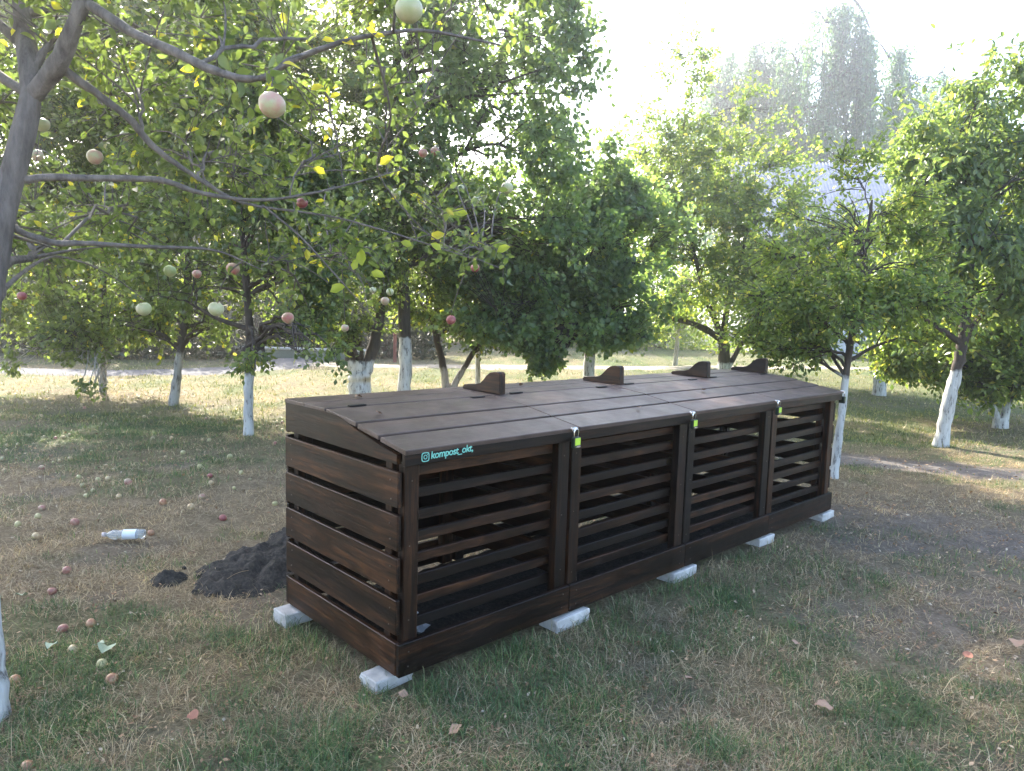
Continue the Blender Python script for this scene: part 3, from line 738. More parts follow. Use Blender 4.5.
# ------------------------------------------------------------------ trees farther back
def far_tree(px, d, top, wpx, label, lm, leaf, twigs, seed, bot=330, name='far_tree', thr=.40, grp='trees beyond the road'):
    g0 = at(px, 350, d); g0.z = float(gz(g0.x, g0.y))
    h = (bot - top) / 2; cyy = (bot + top) / 2
    s = [(g0, .16), (at(px, bot, d), .13), (at(px, cyy, d), .09), (at(px, top + .3 * h, d), .03)]
    bl = [B(px, cyy + h * .3, wpx, h * .7, d), B(px - wpx * .25, cyy - h * .25, wpx * .7, h * .6, d), B(px + wpx * .3, cyy - h * .15, wpx * .65, h * .6, d), B(px, top + h * .4, wpx * .45, h * .42, d)]
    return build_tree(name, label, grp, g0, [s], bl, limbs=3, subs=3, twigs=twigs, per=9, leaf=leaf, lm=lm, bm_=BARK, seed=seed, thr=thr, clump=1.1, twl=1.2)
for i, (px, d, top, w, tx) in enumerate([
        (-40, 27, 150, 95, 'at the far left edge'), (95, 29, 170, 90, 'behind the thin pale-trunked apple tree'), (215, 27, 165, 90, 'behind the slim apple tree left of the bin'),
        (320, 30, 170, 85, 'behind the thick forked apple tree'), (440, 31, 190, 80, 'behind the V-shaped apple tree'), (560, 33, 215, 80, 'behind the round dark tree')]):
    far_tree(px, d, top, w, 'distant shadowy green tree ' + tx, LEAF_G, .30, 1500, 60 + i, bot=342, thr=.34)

# weeping birches behind the building
def birch(px, d, top, bot, wpx, label, seed):
    g0 = at(px, 345, d); g0.z = 0
    r = np.random.default_rng(seed)
    root = empty('birch_tree', g0); tag(root, label, 'tree', 'tall weeping birches behind the building')
    bo = np.array(g0); acc = Acc(); k = d / F; LP = []
    tb = Acc()
    for sxx in (-.62, -.3, -.05, .22, .55):
        st = np.array([np.array(g0), np.array(at(px + wpx * sxx * .4, bot, d)), np.array(at(px + wpx * sxx, (top + bot) / 2, d)), np.array(at(px + wpx * sxx * .9, top + 8 + abs(sxx + .05) * 90, d))])
        tt = np.linspace(0, 3, 16); P = np.stack([np.interp(tt, range(4), st[:, q]) for q in range(3)], 1)
        for _ in range(3): P[1:-1] = (P[:-2] + 2 * P[1:-1] + P[2:]) / 4
        P[5:] += r.normal(size=P[5:].shape) * .25
        acc.add(*tube(P - bo, np.linspace(.16, .02, 16), 6))
        for _ in range(22):
            i = r.integers(5, 16); s0 = P[i]
            a = r.uniform(0, 6.28); rad = wpx * k * r.uniform(.1, .75) * (1 - .45 * (i - 5) / 10)
            e = s0 + np.array([math.cos(a) * rad, math.sin(a) * rad * .7, r.uniform(.1, .9)])
            e[2] = min(e[2], at(px, top, d).z - abs(r.normal()) * 1.6 - 1.4 * (math.hypot(e[0] - P[-1][0], e[1] - P[-1][1]) / (wpx * k)) ** 2 * 6)
            p = bez(s0, (s0 + e) / 2 + np.array([0, 0, .9]), e, 8)
            acc.add(*tube(p - bo, np.linspace(.06, .015, 8), 4))
            for _ in range(12):
                j = r.integers(3, 8); q0 = p[j] + r.normal(size=3) * .15; ln = r.uniform(1.2, 5.0)
                q1 = q0 + np.array([r.normal() * .25, r.normal() * .25, -ln])
                tb.add(*tube(np.array([q0, q1]) - bo, np.full(2, .008), 3))
                m = int(ln * 11); t = r.uniform(0, 1, m)[:, None]
                LP.append(q0 * (1 - t) + q1 * t + r.normal(size=(m, 3)) * .12)
    acc.obj('trunk', BARK, root); tag(tb.obj('hanging_twigs', BARK_PALE, root), kind='stuff')
    LP = np.concatenate(LP); n_ = len(LP)
    V, Q = leaves_mesh(LP - bo, r.normal(size=(n_, 3)) * .5 + [0, 0, -.8], r.normal(size=(n_, 3)), r.uniform(.14, .30, n_), r.uniform(.10, .17, n_), False)
    tag(obj_np('crown', V, [Q], LEAF_F, root), kind='stuff')
birch(850, 44, -8, 260, 92, 'tallest weeping birch rising pale behind the corrugated roof', 71)
birch(945, 50, 62, 250, 75, 'smaller weeping birch right of the tallest one behind the roof', 72)
birch(755, 47, 25, 260, 75, 'weeping birch left of the tallest one, half hidden by an airy fruit tree', 73)

# hedge beyond the road
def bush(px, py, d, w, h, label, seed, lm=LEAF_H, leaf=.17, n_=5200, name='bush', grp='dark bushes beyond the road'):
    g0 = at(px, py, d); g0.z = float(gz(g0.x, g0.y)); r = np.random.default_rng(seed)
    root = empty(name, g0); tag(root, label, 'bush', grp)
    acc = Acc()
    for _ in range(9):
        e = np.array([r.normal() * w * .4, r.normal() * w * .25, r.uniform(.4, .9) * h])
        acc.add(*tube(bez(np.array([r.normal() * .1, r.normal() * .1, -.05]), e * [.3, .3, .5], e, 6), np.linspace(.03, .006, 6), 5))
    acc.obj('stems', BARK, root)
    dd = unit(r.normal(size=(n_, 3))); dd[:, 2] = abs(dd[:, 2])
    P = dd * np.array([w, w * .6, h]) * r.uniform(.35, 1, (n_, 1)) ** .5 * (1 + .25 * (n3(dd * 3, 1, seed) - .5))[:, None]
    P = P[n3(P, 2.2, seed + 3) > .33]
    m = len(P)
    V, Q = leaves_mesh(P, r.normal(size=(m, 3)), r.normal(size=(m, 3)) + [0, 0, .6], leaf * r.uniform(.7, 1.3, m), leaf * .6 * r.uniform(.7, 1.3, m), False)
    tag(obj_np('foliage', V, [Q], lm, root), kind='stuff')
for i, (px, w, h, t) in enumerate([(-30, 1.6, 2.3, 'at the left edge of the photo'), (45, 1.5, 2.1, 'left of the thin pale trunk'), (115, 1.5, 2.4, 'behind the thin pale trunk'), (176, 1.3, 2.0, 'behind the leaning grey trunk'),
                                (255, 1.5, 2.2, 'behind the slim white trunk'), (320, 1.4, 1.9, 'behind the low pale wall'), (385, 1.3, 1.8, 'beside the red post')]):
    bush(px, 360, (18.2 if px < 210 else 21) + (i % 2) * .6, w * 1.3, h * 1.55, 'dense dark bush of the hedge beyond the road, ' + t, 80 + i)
for i, (px, d, w, h, t) in enumerate([(590, 30, 2.2, 1.7, 'behind the round dark tree'), (660, 31, 2.4, 1.6, 'left of the slender sapling'), (780, 29, 2.0, 1.9, 'behind the far end of the bin'), (960, 18, 1.5, 1.8, 'behind the leaning white trunk'), (1040, 17, 1.6, 2.0, 'at the right edge')]):
    bush(px, 350, d, w, h, 'green bush at the back, ' + t, 95 + i, LEAF_D, .16, 3000, grp='light bushes at the back')

# ------------------------------------------------------------------ building on the right
PLASTER = plain('pale_plaster', (.62, .62, .64), .9, var=.06, scale=3)
ROOFM = plain('weathered_fibre_cement', (.42, .40, .44), .85, var=.15, scale=4)
GLASS = plain('dark_window_glass', (.04, .05, .06), .08)
FRAME = plain('white_window_frame', (.75, .75, .74), .5, var=.05)
CONC = plain('pale_concrete', (.5, .5, .48), .9, var=.12, scale=6)
def box_bm(bm, c, s):
    M = Matrix.Translation(c) @ Matrix.Diagonal((*s, 1))
    return bmesh.ops.create_cube(bm, size=1, matrix=M)['verts']
def box(name, c, s, m, parent=None, bev=0):
    bm = bmesh.new(); box_bm(bm, (0, 0, 0), s)
    if bev: bmesh.ops.bevel(bm, geom=bm.edges[:], offset=bev, segments=1, affect='EDGES')
    o = obj_bm(name, bm, m, parent); o.location = c; return o
bo_ = at(752, 350, 30); bo_.z = 0
bld = empty('building', bo_, math.radians(-6))
tag(bld, 'long pale building with grey corrugated roof half hidden behind the right-hand trees', 'building')
LB, DB, HE, HR = 24, 9, 4.1, 8.5
bm = bmesh.new()
def quad(bm, *p): return bm.faces.new([bm.verts.new(q) for q in p])
wins = [(1.6 + 2.9 * i, 1.1, 1.3, 1.5) for i in range(8)]
xs = [0]
for (x, z, w, h) in wins: xs += [x, x + w]
xs.append(LB)
for i in range(len(xs) - 1):
    x0, x1 = xs[i], xs[i + 1]
    if i % 2 == 0: quad(bm, (x0, 0, -.3), (x1, 0, -.3), (x1, 0, HE), (x0, 0, HE))
    else:
        quad(bm, (x0, 0, -.3), (x1, 0, -.3), (x1, 0, 1.1), (x0, 0, 1.1)); quad(bm, (x0, 0, 2.6), (x1, 0, 2.6), (x1, 0, HE), (x0, 0, HE))
        for a, b, c, d in (((x0, 0, 1.1), (x0, .2, 1.1), (x0, .2, 2.6), (x0, 0, 2.6)), ((x1, 0, 1.1), (x1, 0, 2.6), (x1, .2, 2.6), (x1, .2, 1.1)),
                           ((x0, 0, 1.1), (x1, 0, 1.1), (x1, .2, 1.1), (x0, .2, 1.1)), ((x0, 0, 2.6), (x0, .2, 2.6), (x1, .2, 2.6), (x1, 0, 2.6))): quad(bm, a, b, c, d)
for x in (0, LB):
    bm.faces.new([bm.verts.new(q) for q in ((x, 0, -.3), (x, 0, HE), (x, DB / 2, HR), (x, DB, HE), (x, DB, -.3))])
quad(bm, (0, DB, -.3), (0, DB, HE), (LB, DB, HE), (LB, DB, -.3))
obj_bm('wall', bm, PLASTER, bld)
for (x, z, w, h) in wins:
    f = bmesh.new()
    for c, s in (((x + w / 2, .12, z + .04), (w, .08, .08)), ((x + w / 2, .12, z + h - .04), (w, .08, .08)), ((x + .04, .12, z + h / 2), (.08, .08, h - .162)), ((x + w - .04, .12, z + h / 2), (.08, .08, h - .162)), ((x + w / 2, .12, z + h / 2), (.06, .07, h - .162))):
        box_bm(f, c, s)
    wf = obj_bm('window', f, FRAME, bld)
    box('pane', (x + w / 2, .15, z + h / 2), (w - .1, .012, h - .1), GLASS, wf)
# corrugated roof slopes
def slope(y0, z0, y1, z1, off):
    K = 24 * 7 * 2 // 1; V = []
    xx = np.linspace(-.4, LB + .4, K * 2)
    zz = .035 * np.cos(np.arange(len(xx)) * math.pi / 2)
    dy, dz = y1 - y0, z1 - z0; ln = math.hypot(dy, dz); ny_, nz_ = -dz / ln, dy / ln
    if nz_ < 0: ny_, nz_ = -ny_, -nz_
    a = np.stack([xx, y0 + zz * ny_, z0 + zz * nz_ + off], 1); b = np.stack([xx, y1 + zz * ny_, z1 + zz * nz_ + off], 1)
    t = np.array([0, 0, .03]); n0 = len(xx); V = np.concatenate([a, b, a + t, b + t]); i = np.arange(n0 - 1)
    Q = np.concatenate([np.stack([i, i + 1, i + 1 + n0, i + n0], 1), np.stack([i + 2 * n0, i + 3 * n0, i + 1 + 3 * n0, i + 1 + 2 * n0], 1)])
    return V, Q
A = Acc(); A.add(*slope(-.5, HE - .4, DB / 2, HR, .06)); A.add(*slope(DB + .5, HE - .4, DB / 2, HR, .06)); A.obj('roof', ROOFM, bld)

# low wall, red post on the left
lw = empty('low_wall', at(350, 356, 19.4)); lw.location.z = 0
tag(lw, 'low grey-green wall with a pale coping beyond the sandy path', 'wall')
box('wall_face', (-1.6, 0, .12), (4.4, .25, .24), plain('green_grey_paint', (.16, .20, .18), .9), lw, .01)
box('coping', (-1.6, 0, .265), (4.5, .34, .05), CONC, lw, .01)
rp = at(395, 350, 19.0); rp.z = 0
bm = bmesh.new(); bmesh.ops.create_cone(bm, cap_ends=True, segments=12, radius1=.045, radius2=.045, depth=.75, matrix=Matrix.Translation((0, 0, .36)))
bmesh.ops.create_cone(bm, cap_ends=True, segments=12, radius1=.075, radius2=.03, depth=.07, matrix=Matrix.Translation((0, 0, .77)))
o = obj_bm('red_post', bm, plain('faded_red_paint', (.20, .05, .045), .7)); o.location = rp
tag(o, 'small dull red post beyond the sandy path left of the round white trunk', 'post')
fw = empty('low_wall', at(640, 352, 34)); fw.location.z = 0
tag(fw, 'long low whitish wall at the far edge of the bright lawn', 'wall')
box('wall_face', (1.5, 0, .35), (15, .25, .75), CONC, fw, .01); box('coping', (1.5, 0, .765), (15.1, .34, .08), PLASTER, fw, .01)

# ------------------------------------------------------------------ compost bin
binr = empty('compost_bin', BIN_O, BIN_YAW)
tag(binr, 'long dark brown slatted wooden compost bin with four lids standing on white bricks', 'compost bin')
_bc = {}
def board(name, L, w, t, loc, rot=(0, 0, 0), parent=binr, m=WOOD, bev=.0025):
    """board with its long side on local X, width on Y, thickness on Z; loc is its middle"""
    key = (name, round(L, 4), round(w, 4), round(t, 4), m.name)
    if key not in _bc:
        bm = bmesh.new(); box_bm(bm, (0, 0, 0), (L, w, t)); bmesh.ops.bevel(bm, geom=bm.edges[:], offset=bev, segments=1, affect='EDGES')
        me = bpy.data.meshes.new(name); bm.to_mesh(me); bm.free(); me.materials.append(m); _bc[key] = me
    o = link(bpy.data.objects.new(name, _bc[key]), parent); o.location = loc; o.rotation_euler = rot; return o
H90 = math.pi / 2
def jit(a=.0015): return random.uniform(-a, a)
# plinth
for i in range(4):
    board('plinth_board', MOD - .004, .134, .022, (MOD * (i + .5), .011 + jit(), .067), (H90 + jit(.004), 0, jit(.0015)))
    board('plinth_board', MOD - .004, .134, .022, (MOD * (i + .5), BW - .011, .067), (H90, 0, 0))
board('plinth_board', BW - .046, .134, .022, (.011, BW / 2, .067), (H90, 0, H90))
board('plinth_board', BW - .046, .134, .022, (BL - .011, BW / 2, .067), (H90, 0, H90))
# posts
posts = [(.036, .104)]
for i in range(1, 4): posts += [(MOD * i - .084, MOD * i - .010), (MOD * i + .008, MOD * i + .074)]
posts.append((BL - .088, BL - .026))
for a, b in posts:
    board('post', .838, b - a, .045, ((a + b) / 2, .046 + jit(), .423), (H90, -H90, 0))
    board('rear_post', .94, b - a, .045, ((a + b) / 2, BW - .05, .475), (H90, -H90, 0))
# front slats, eight per bay
for i in range(4):
    a, b = posts[2 * i][1], posts[2 * i + 1][0]
    for k in range(8):
        board('slat', b - a + .03, .043 + jit(.003), .022, ((a + b) / 2, .080 + jit(.002), .820 - .0897 * k - .0215 + jit(.003)), (H90 + jit(.03), jit(.004), jit(.004)))
# rear boards and partitions
for i in range(4):
    for k in range(5):
        board('rear_board', MOD - .006, (.1655 if i < 3 else .152) if k < 4 else .125, .020, (MOD * (i + .5), BW - .013, .235 + .17 * k - (0 if k < 4 else .012) + jit(.004)), (H90, 0, 0))
for i in range(1, 4):
    for k in range(4):
        board('partition_board', BW - .16, .140, .018, (MOD * i - .01, BW / 2 + .01, .235 + .17 * k), (H90, 0, H90))
# end boards
for ux in (.011, BL - .011):
    for k in range(4):
        board('end_board', BW - .026, .140, .020, (ux + jit(.001), BW / 2 + .01, .235 + .17 * k + jit(.002)), (H90 + jit(.006), 0, H90 + jit(.003)))
    # shaped top end board
    prof = [(.03, .846), (.03, .882), (.16, .905), (.31, .935), (.40, .958), (.47, .975), (.60, .982), (.955, .978), (.955, .846)]
    bm = bmesh.new()
    f = bm.faces.new([bm.verts.new((y - .5, z - .9, 0)) for y, z in prof])
    ex = bmesh.ops.extrude_face_region(bm, geom=[f]); bmesh.ops.translate(bm, vec=(0, 0, .02), verts=[v for v in ex['geom'] if isinstance(v, bmesh.types.BMVert)])
    bmesh.ops.recalc_face_normals(bm, faces=bm.faces[:])
    o = obj_bm('shaped_end_board', bm, WOOD, binr); o.rotation_euler = (H90, 0, H90); o.location = (ux - .010, .5, .9)
    for vv in (.075, BW - .065):
        board('corner_post', .84, .045, .045, (ux + (.034 if ux < 1 else -.034), vv if vv > .5 else .115, .43), (0, -H90, 0))
# lids: apron with its boards
BLACK = plain('black_iron', (.015, .015, .016), .5, .6)
for i in range(4):
    u0 = MOD * (i + .5)
    L = MOD - .007
    lid = board('lid', L, .056, .020, (u0 + jit(), -.012 + jit(), .872), (H90, 0, 0))
    def sub(name, L, w, t, v, z, tilt, m=LIDW, uoff=0):
        # child of the lid, given in bin space
        o = board(name, L, w, t, (0, 0, 0), (0, 0, 0), lid, m)
        M = Matrix.Translation((u0 + uoff, v, z)) @ Matrix.Rotation(tilt, 4, 'X')
        o.matrix_local = (Matrix.Translation(lid.location) @ Euler(lid.rotation_euler).to_matrix().to_4x4()).inverted() @ M
        return o
    t1 = math.radians(8.7)
    sub('lid_board', L, .176, .020, .064 + jit(), .9105, t1 + jit(.008))
    sub('lid_board', L + jit(.002), .158, .020, .243 + jit(), .940 + jit(.001), t1 + jit(.008))
    sub('lid_board', L, .248, .020, .455 + jit(), .9695 + jit(.001), math.radians(5.6))
    for uu in (-.33, .42):
        sub('hinge', .085, .026, .006, .583 if uu < 0 else .56, .9965 if uu < 0 else .994, 0, BLACK, uu if uu < 0 else .36)
        sub('batten', .045, .42, .03, .22, .906, t1, WOOD, uu)
    board('rear_lid_board', MOD - .005, .188, .020, (u0, .681, .983 + jit(.001)), (jit(.004), 0, 0), binr, LIDW)
    board('rear_lid_board', MOD - .005, .190, .020, (u0, .874, .984 + jit(.001)), (jit(.004), 0, 0), binr, LIDW)
# lid stops
for u in (1.035, 2.045, 3.045, 3.895):
    prof = [(0, 0), (.003, .106), (.012, .116), (.045, .117), (.080, .110), (.108, .092), (.132, .068), (.16, .046), (.20, .036), (.26, .032), (.295, .026), (.31, .012), (.30, 0)]
    bm = bmesh.new()
    f = bm.faces.new([bm.verts.new((y, z, 0)) for y, z in prof])
    ex = bmesh.ops.extrude_face_region(bm, geom=[f]); bmesh.ops.translate(bm, vec=(0, 0, .045), verts=[v for v in ex['geom'] if isinstance(v, bmesh.types.BMVert)])
    bmesh.ops.recalc_face_normals(bm, faces=bm.faces[:])
    bmesh.ops.bevel(bm, geom=[e for e in bm.edges if abs(e.verts[0].co.z - e.verts[1].co.z) < 1e-4], offset=.003, segments=1, affect='EDGES')
    o = obj_bm('lid_stop', bm, WOOD, binr); o.rotation_euler = (H90, 0, H90); o.location = (u - .022, .575, .9945)
# lettering on the first lid front
PAINT = plain('turquoise_paint', (.22, .60, .50), .6, var=.1, scale=60)
def letter(txt, u, z, size, rot=0):
    c = bpy.data.curves.new('lettering', 'FONT'); c.body = txt; c.size = size; c.extrude = .0006; c.shear = .12; c.offset = size * .012
    c.space_character = .92; c.materials.append(PAINT)
    tmp = bpy.data.objects.new('lettering_curve', c)
    me = bpy.data.meshes.new_from_object(tmp); bpy.data.objects.remove(tmp)
    o = link(bpy.data.objects.new('lettering', me), binr); o.location = (u, -.0245, z); o.rotation_euler = (H90, -rot, 0)
    return o
letter('kompost_okt,', .121, .862, .041, .035)
def ring(V, Q, n, R0, R1, cx, cz, sq):
    th = np.linspace(0, 2 * np.pi, n, endpoint=False)
    def pt(R):
        if sq: k = (np.abs(np.cos(th)) ** 4 + np.abs(np.sin(th)) ** 4) ** -.25
        else: k = 1
        return np.stack([cx + R * k * np.cos(th), np.zeros(n), cz + R * k * np.sin(th)], 1)
    b = sum(len(v) for v in V); a0, a1 = pt(R0), pt(R1)
    o2 = np.array([0, -.0012, 0])
    V.append(np.concatenate([a0, a1, a0 + o2, a1 + o2])); i = np.arange(n); j = (i + 1) % n
    Q.append(np.concatenate([np.stack([i + 2 * n, j + 2 * n, j + 3 * n, i + 3 * n], 1), np.stack([i + n, i + 3 * n, j + 3 * n, j + n], 1), np.stack([i, j, j + 2 * n, i + 2 * n], 1)]) + b)
V, Q = [], []
ring(V, Q, 28, .0150, .0185, 0, 0, True); ring(V, Q, 20, .0062, .0090, 0, 0, False); ring(V, Q, 10, .0003, .0018, .0095, .0095, False)
lo = obj_np('camera_logo', np.concatenate(V), [np.concatenate(Q)], PAINT, binr); lo.location = (.096, -.0235, .872)

# screws in the end boards, plinth and posts
SCREW = plain('screw_metal', (.16, .14, .12), .4, .8)
bm = bmesh.new(); bmesh.ops.create_cone(bm, cap_ends=True, segments=8, radius1=.0036, radius2=.0028, depth=.003)
scm = bpy.data.meshes.new('screw'); bm.to_mesh(scm); bm.free(); scm.materials.append(SCREW)
def screw(loc, rot):
    o = link(bpy.data.objects.new('screw', scm), binr); o.location = loc; o.rotation_euler = rot
for k in range(4):
    for vv in (.07, .90):
        for dz in (-.035, .035): screw((.0002, vv + jit(.006), .235 + .17 * k + dz + jit(.006)), (0, -H90, 0))
for a, b in posts:
    for z in (.20, .50, .78): screw(((a + b) / 2 + jit(.01), .0232, z + jit(.02)), (H90, 0, 0))
for i in range(4):
    for uu in (.05, MOD - .05):
        for z in (.035, .10): screw((MOD * i + uu + jit(.006), -.0012, z + jit(.005)), (H90, 0, 0))

# padlocks
STEEL = plain('bright_steel', (.75, .75, .77), .22, 1.0, .05)
LOCKG = plain('black_green_lock_body', (.012, .022, .014), .4)
LOCKL = plain('yellow_green_lock_label', (.50, .72, .06), .5, var=.05)
def padlock(pos, rz, label):
    r = empty('padlock', pos, rz); r.scale = (1.18,) * 3; tag(r, label, 'padlock', 'padlocks hanging from the lid fronts')
    box('body', (0, 0, -.022), (.040, .020, .044), LOCKG, r, .004)
    box('face_label', (-.002, -.0108, -.017), (.033, .002, .028), LOCKL, r, .0004)
    box('bottom_strip', (.003, -.0108, -.038), (.026, .002, .006), STEEL, r, .0004)
    pts = [(-.013, 0, -.006), (-.013, 0, .018)] + [(-.013 * math.cos(a), 0, .018 + .013 * math.sin(a)) for a in np.linspace(0, math.pi, 9)[1:-1]] + [(.013, 0, .018), (.013, 0, -.006)]
    v, q = tube(pts, np.full(len(pts), .0038), 8); o = obj_np('shackle', v, [q], STEEL, r, smooth=True)
    box('hasp', (0, .012, .030), (.034, .012, .012), STEEL, r, .002)
for u, t in ((.930, 'nearest padlock with yellow-green label, at the joint of the first and second lids'), (1.900, 'padlock with yellow-green label at the joint of the two middle lids'),
             (2.876, 'padlock with yellow-green label at the joint of the third and fourth lids')):
    padlock(bin_world(u, -.050, .870), BIN_YAW + .08, t)
padlock(bin_world(BL + .018, -.012, .868), BIN_YAW + 1.5, 'dark green padlock seen edge-on at the far right corner of the bin')

# bricks under the bin
BRICK = plain('white_silicate_brick', (.52, .50, .475), .95, var=.3, scale=11)
def brick(u, v, rz, label, s=(.25, .12, .065), dz=0):
    p = bin_world(u, v); p.z = .062 - s[2] / 2 - .012 + dz
    bm = bmesh.new(); box_bm(bm, (0, 0, 0), s); bmesh.ops.subdivide_edges(bm, edges=bm.edges[:], cuts=3, use_grid_fill=True)
    for q in bm.verts: q.co += Vector([random.uniform(-.0015, .0015) for _ in range(3)])
    bmesh.ops.bevel(bm, geom=[e for e in bm.edges if e.calc_length() > 0 and len(e.link_faces) == 2 and e.calc_face_angle() > 1], offset=.004, segments=1, affect='EDGES')
    o = obj_bm('brick', bm, BRICK); o.location = p; o.rotation_euler = (0, 0, BIN_YAW + rz)
    tag(o, label, 'brick', 'white bricks under the bin')
brick(.03, .125, .04, 'white brick under the nearest corner of the bin', (.18, .115, .065), -.012)
brick(.06, .90, .05, 'white brick sticking out under the rear left corner of the bin')
brick(1.00, .042, .02, 'white brick under the front edge where the first two bays meet', (.24, .12, .066))
brick(1.965, .048, .03, 'white brick under the front edge where the middle bays meet', (.24, .12, .066))
brick(2.93, .052, .0, 'white brick showing thinly under the front edge before the last bay', (.2, .12, .066))
brick(3.87, .05, .0, 'white brick under the far right corner of the bin', (.2, .12, .066))
brick(3.87, .93, .0, 'white brick under the rear right corner of the bin')

# crumpled paper inside
def lump(name, seed, r, sub, amp, m, flat=1.0, freq=3.0):
    bm = bmesh.new(); bmesh.ops.create_icosphere(bm, subdivisions=sub, radius=1)
    from mathutils import noise as mn
    mn_off = Vector((seed * 3.1, seed * 1.7, seed * .9))
    for v in bm.verts:
        k = 1 + amp * mn.fractal(v.co * freq + mn_off, 1.0, 2.0, 4)
        v.co = Vector((v.co.x * r[0], v.co.y * r[1], v.co.z * r[2])) * k
    return obj_bm(name, bm, m)
pp = bin_world(.25, .30, .045)
o = lump('crumpled_paper', 3, (.075, .05, .05), 3, .6, plain('white_paper', (.6, .6, .62), .8, var=.05)); o.location = pp
tag(o, 'crumpled white paper lying inside the first bay behind the slats', 'paper')

# dark soil heaps by the bin end
SOIL = soil_mat('dark_moist_soil', (.014, .012, .010), (.042, .036, .030), (.11, .092, .072), 60)
def heap(name, cen, spots, label, n_=70, seed=1):
    ax = np.linspace(-1, 1, n_); X, Y = np.meshgrid(ax, ax); Zh = np.zeros_like(X)
    r = max(max(abs(s[0]) + s[2], abs(s[1]) + s[2]) for s in spots) * 1.35
    X = X * r; Y = Y * r
    for sx, sy, sr, sh in spots:
        Zh = np.maximum(Zh, sh * np.clip(1 - ((X - sx) ** 2 + (Y - sy) ** 2) / sr ** 2, 0, 1) ** .8)
    wx, wy = X + cen.x, Y + cen.y
    rag = fbm(wx * 14, wy * 14, 4, seed)
    Zh = Zh * (.35 + 1.2 * rag) + (Zh > .004) * (fbm(wx * 38, wy * 38, 4, seed + 3) - .5) * .055 - .02
    Zw = gz(wx, wy) + Zh
    V = np.stack([X, Y, Zw - cen.z], -1).reshape(-1, 3); ii = np.arange(n_ * n_).reshape(n_, n_)
    q = np.stack([ii[:-1, :-1], ii[:-1, 1:], ii[1:, 1:], ii[1:, :-1]], -1).reshape(-1, 4)
    hf = Zh.reshape(-1); keep = (hf[q].max(1) > -.015)
    o = obj_np(name, V, [q[keep]], SOIL, smooth=False); o.location = cen
    return tag(o, label, 'soil heap', 'heaps of dark soil')
hc = ground(244, 580)
heap('soil_heap', hc, [(-.02, -.04, .24, .085), (.14, .20, .30, .12), (-.04, .35, .22, .085), (.2, .5, .32, .12), (-.06, .15, .26, .085), (.34, .28, .22, .10), (.12, .72, .26, .08), (.34, .62, .22, .10)], 'larger heap of dark crumbly soil against the left end of the bin', 130, 3)
hc2 = ground(167, 582)
heap('soil_heap', hc2, [(0, 0, .095, .075), (.05, .03, .06, .05)], 'small dark clump of soil on the dry grass left of the bigger heap', 40, 5)
# clods
for k in range(70):
    a = hc + Vector((random.gauss(.02, .30), random.gauss(.15, .36), 0)); u, v = bin_uv(a.x, a.y)
    if u > -.05 or (Vector((a.x, a.y)) - Vector((hc.x + .05, hc.y + .15))).length > .5: continue
    s = random.uniform(.010, .035)
    if k == 0: clod = None
    o = lump('soil_clod', k % 5, (s, s * .8, s * .7), 2, .5, SOIL); o.location = (a.x, a.y, float(gz(a.x, a.y)) + .012)
    tag(o, 'small dark clod of soil lying on or beside the larger soil heap', 'soil clod', 'clods on the soil heap')

# plastic bottle
def plastic():
    m, n, l, p = mat('clear_plastic'); p.inputs['Base Color'].default_value = (.82, .86, .88, 1); p.inputs['Roughness'].default_value = .12
    p.inputs['Transmission Weight'].default_value = .75; p.inputs['IOR'].default_value = 1.2; return m
bp = ground(124, 541)
bt = empty('plastic_bottle', (bp.x, bp.y, bp.z + .045)); tag(bt, 'discarded crumpled clear plastic bottle with whitish label lying on the dry grass at left', 'bottle')
pl = [(-.135, .002), (-.135, .013), (-.112, .013), (-.105, .016), (-.08, .032), (-.06, .036), (-.045, .033), (-.03, .026), (-.015, .033), (.0, .036), (.09, .036), (.105, .033), (.115, .036), (.135, .034), (.14, .024), (.138, .002)]
v, q = tube([(x, 0, 0) for x, _ in pl], [r for _, r in pl], 18)
v[:, 2] = np.where(v[:, 2] > 0, v[:, 2] * .85, v[:, 2]); v += (rng.normal(size=v.shape) * .0012)
obj_np('body', v, [q], plastic(), bt, smooth=True)
v, q = tube([(x, 0, 0) for x in (.0, .03, .06, .088)], [.0372] * 4, 18); v[:, 2] = np.where(v[:, 2] > 0, v[:, 2] * .85, v[:, 2])
obj_np('label_band', v, [q], plain('whitish_film', (.72, .76, .82), .35, var=.05), bt, smooth=True)
v, q = tube([(-.142, 0, 0), (-.141, 0, 0), (-.122, 0, 0), (-.121, 0, 0)], [.002, .0155, .0155, .002], 16)
obj_np('cap', v, [q], plain('faded_cap', (.6, .5, .48), .5), bt, smooth=False)
bt.scale = (.88, .95, .9); bt.rotation_euler = (0, math.radians(-1), math.radians(8))

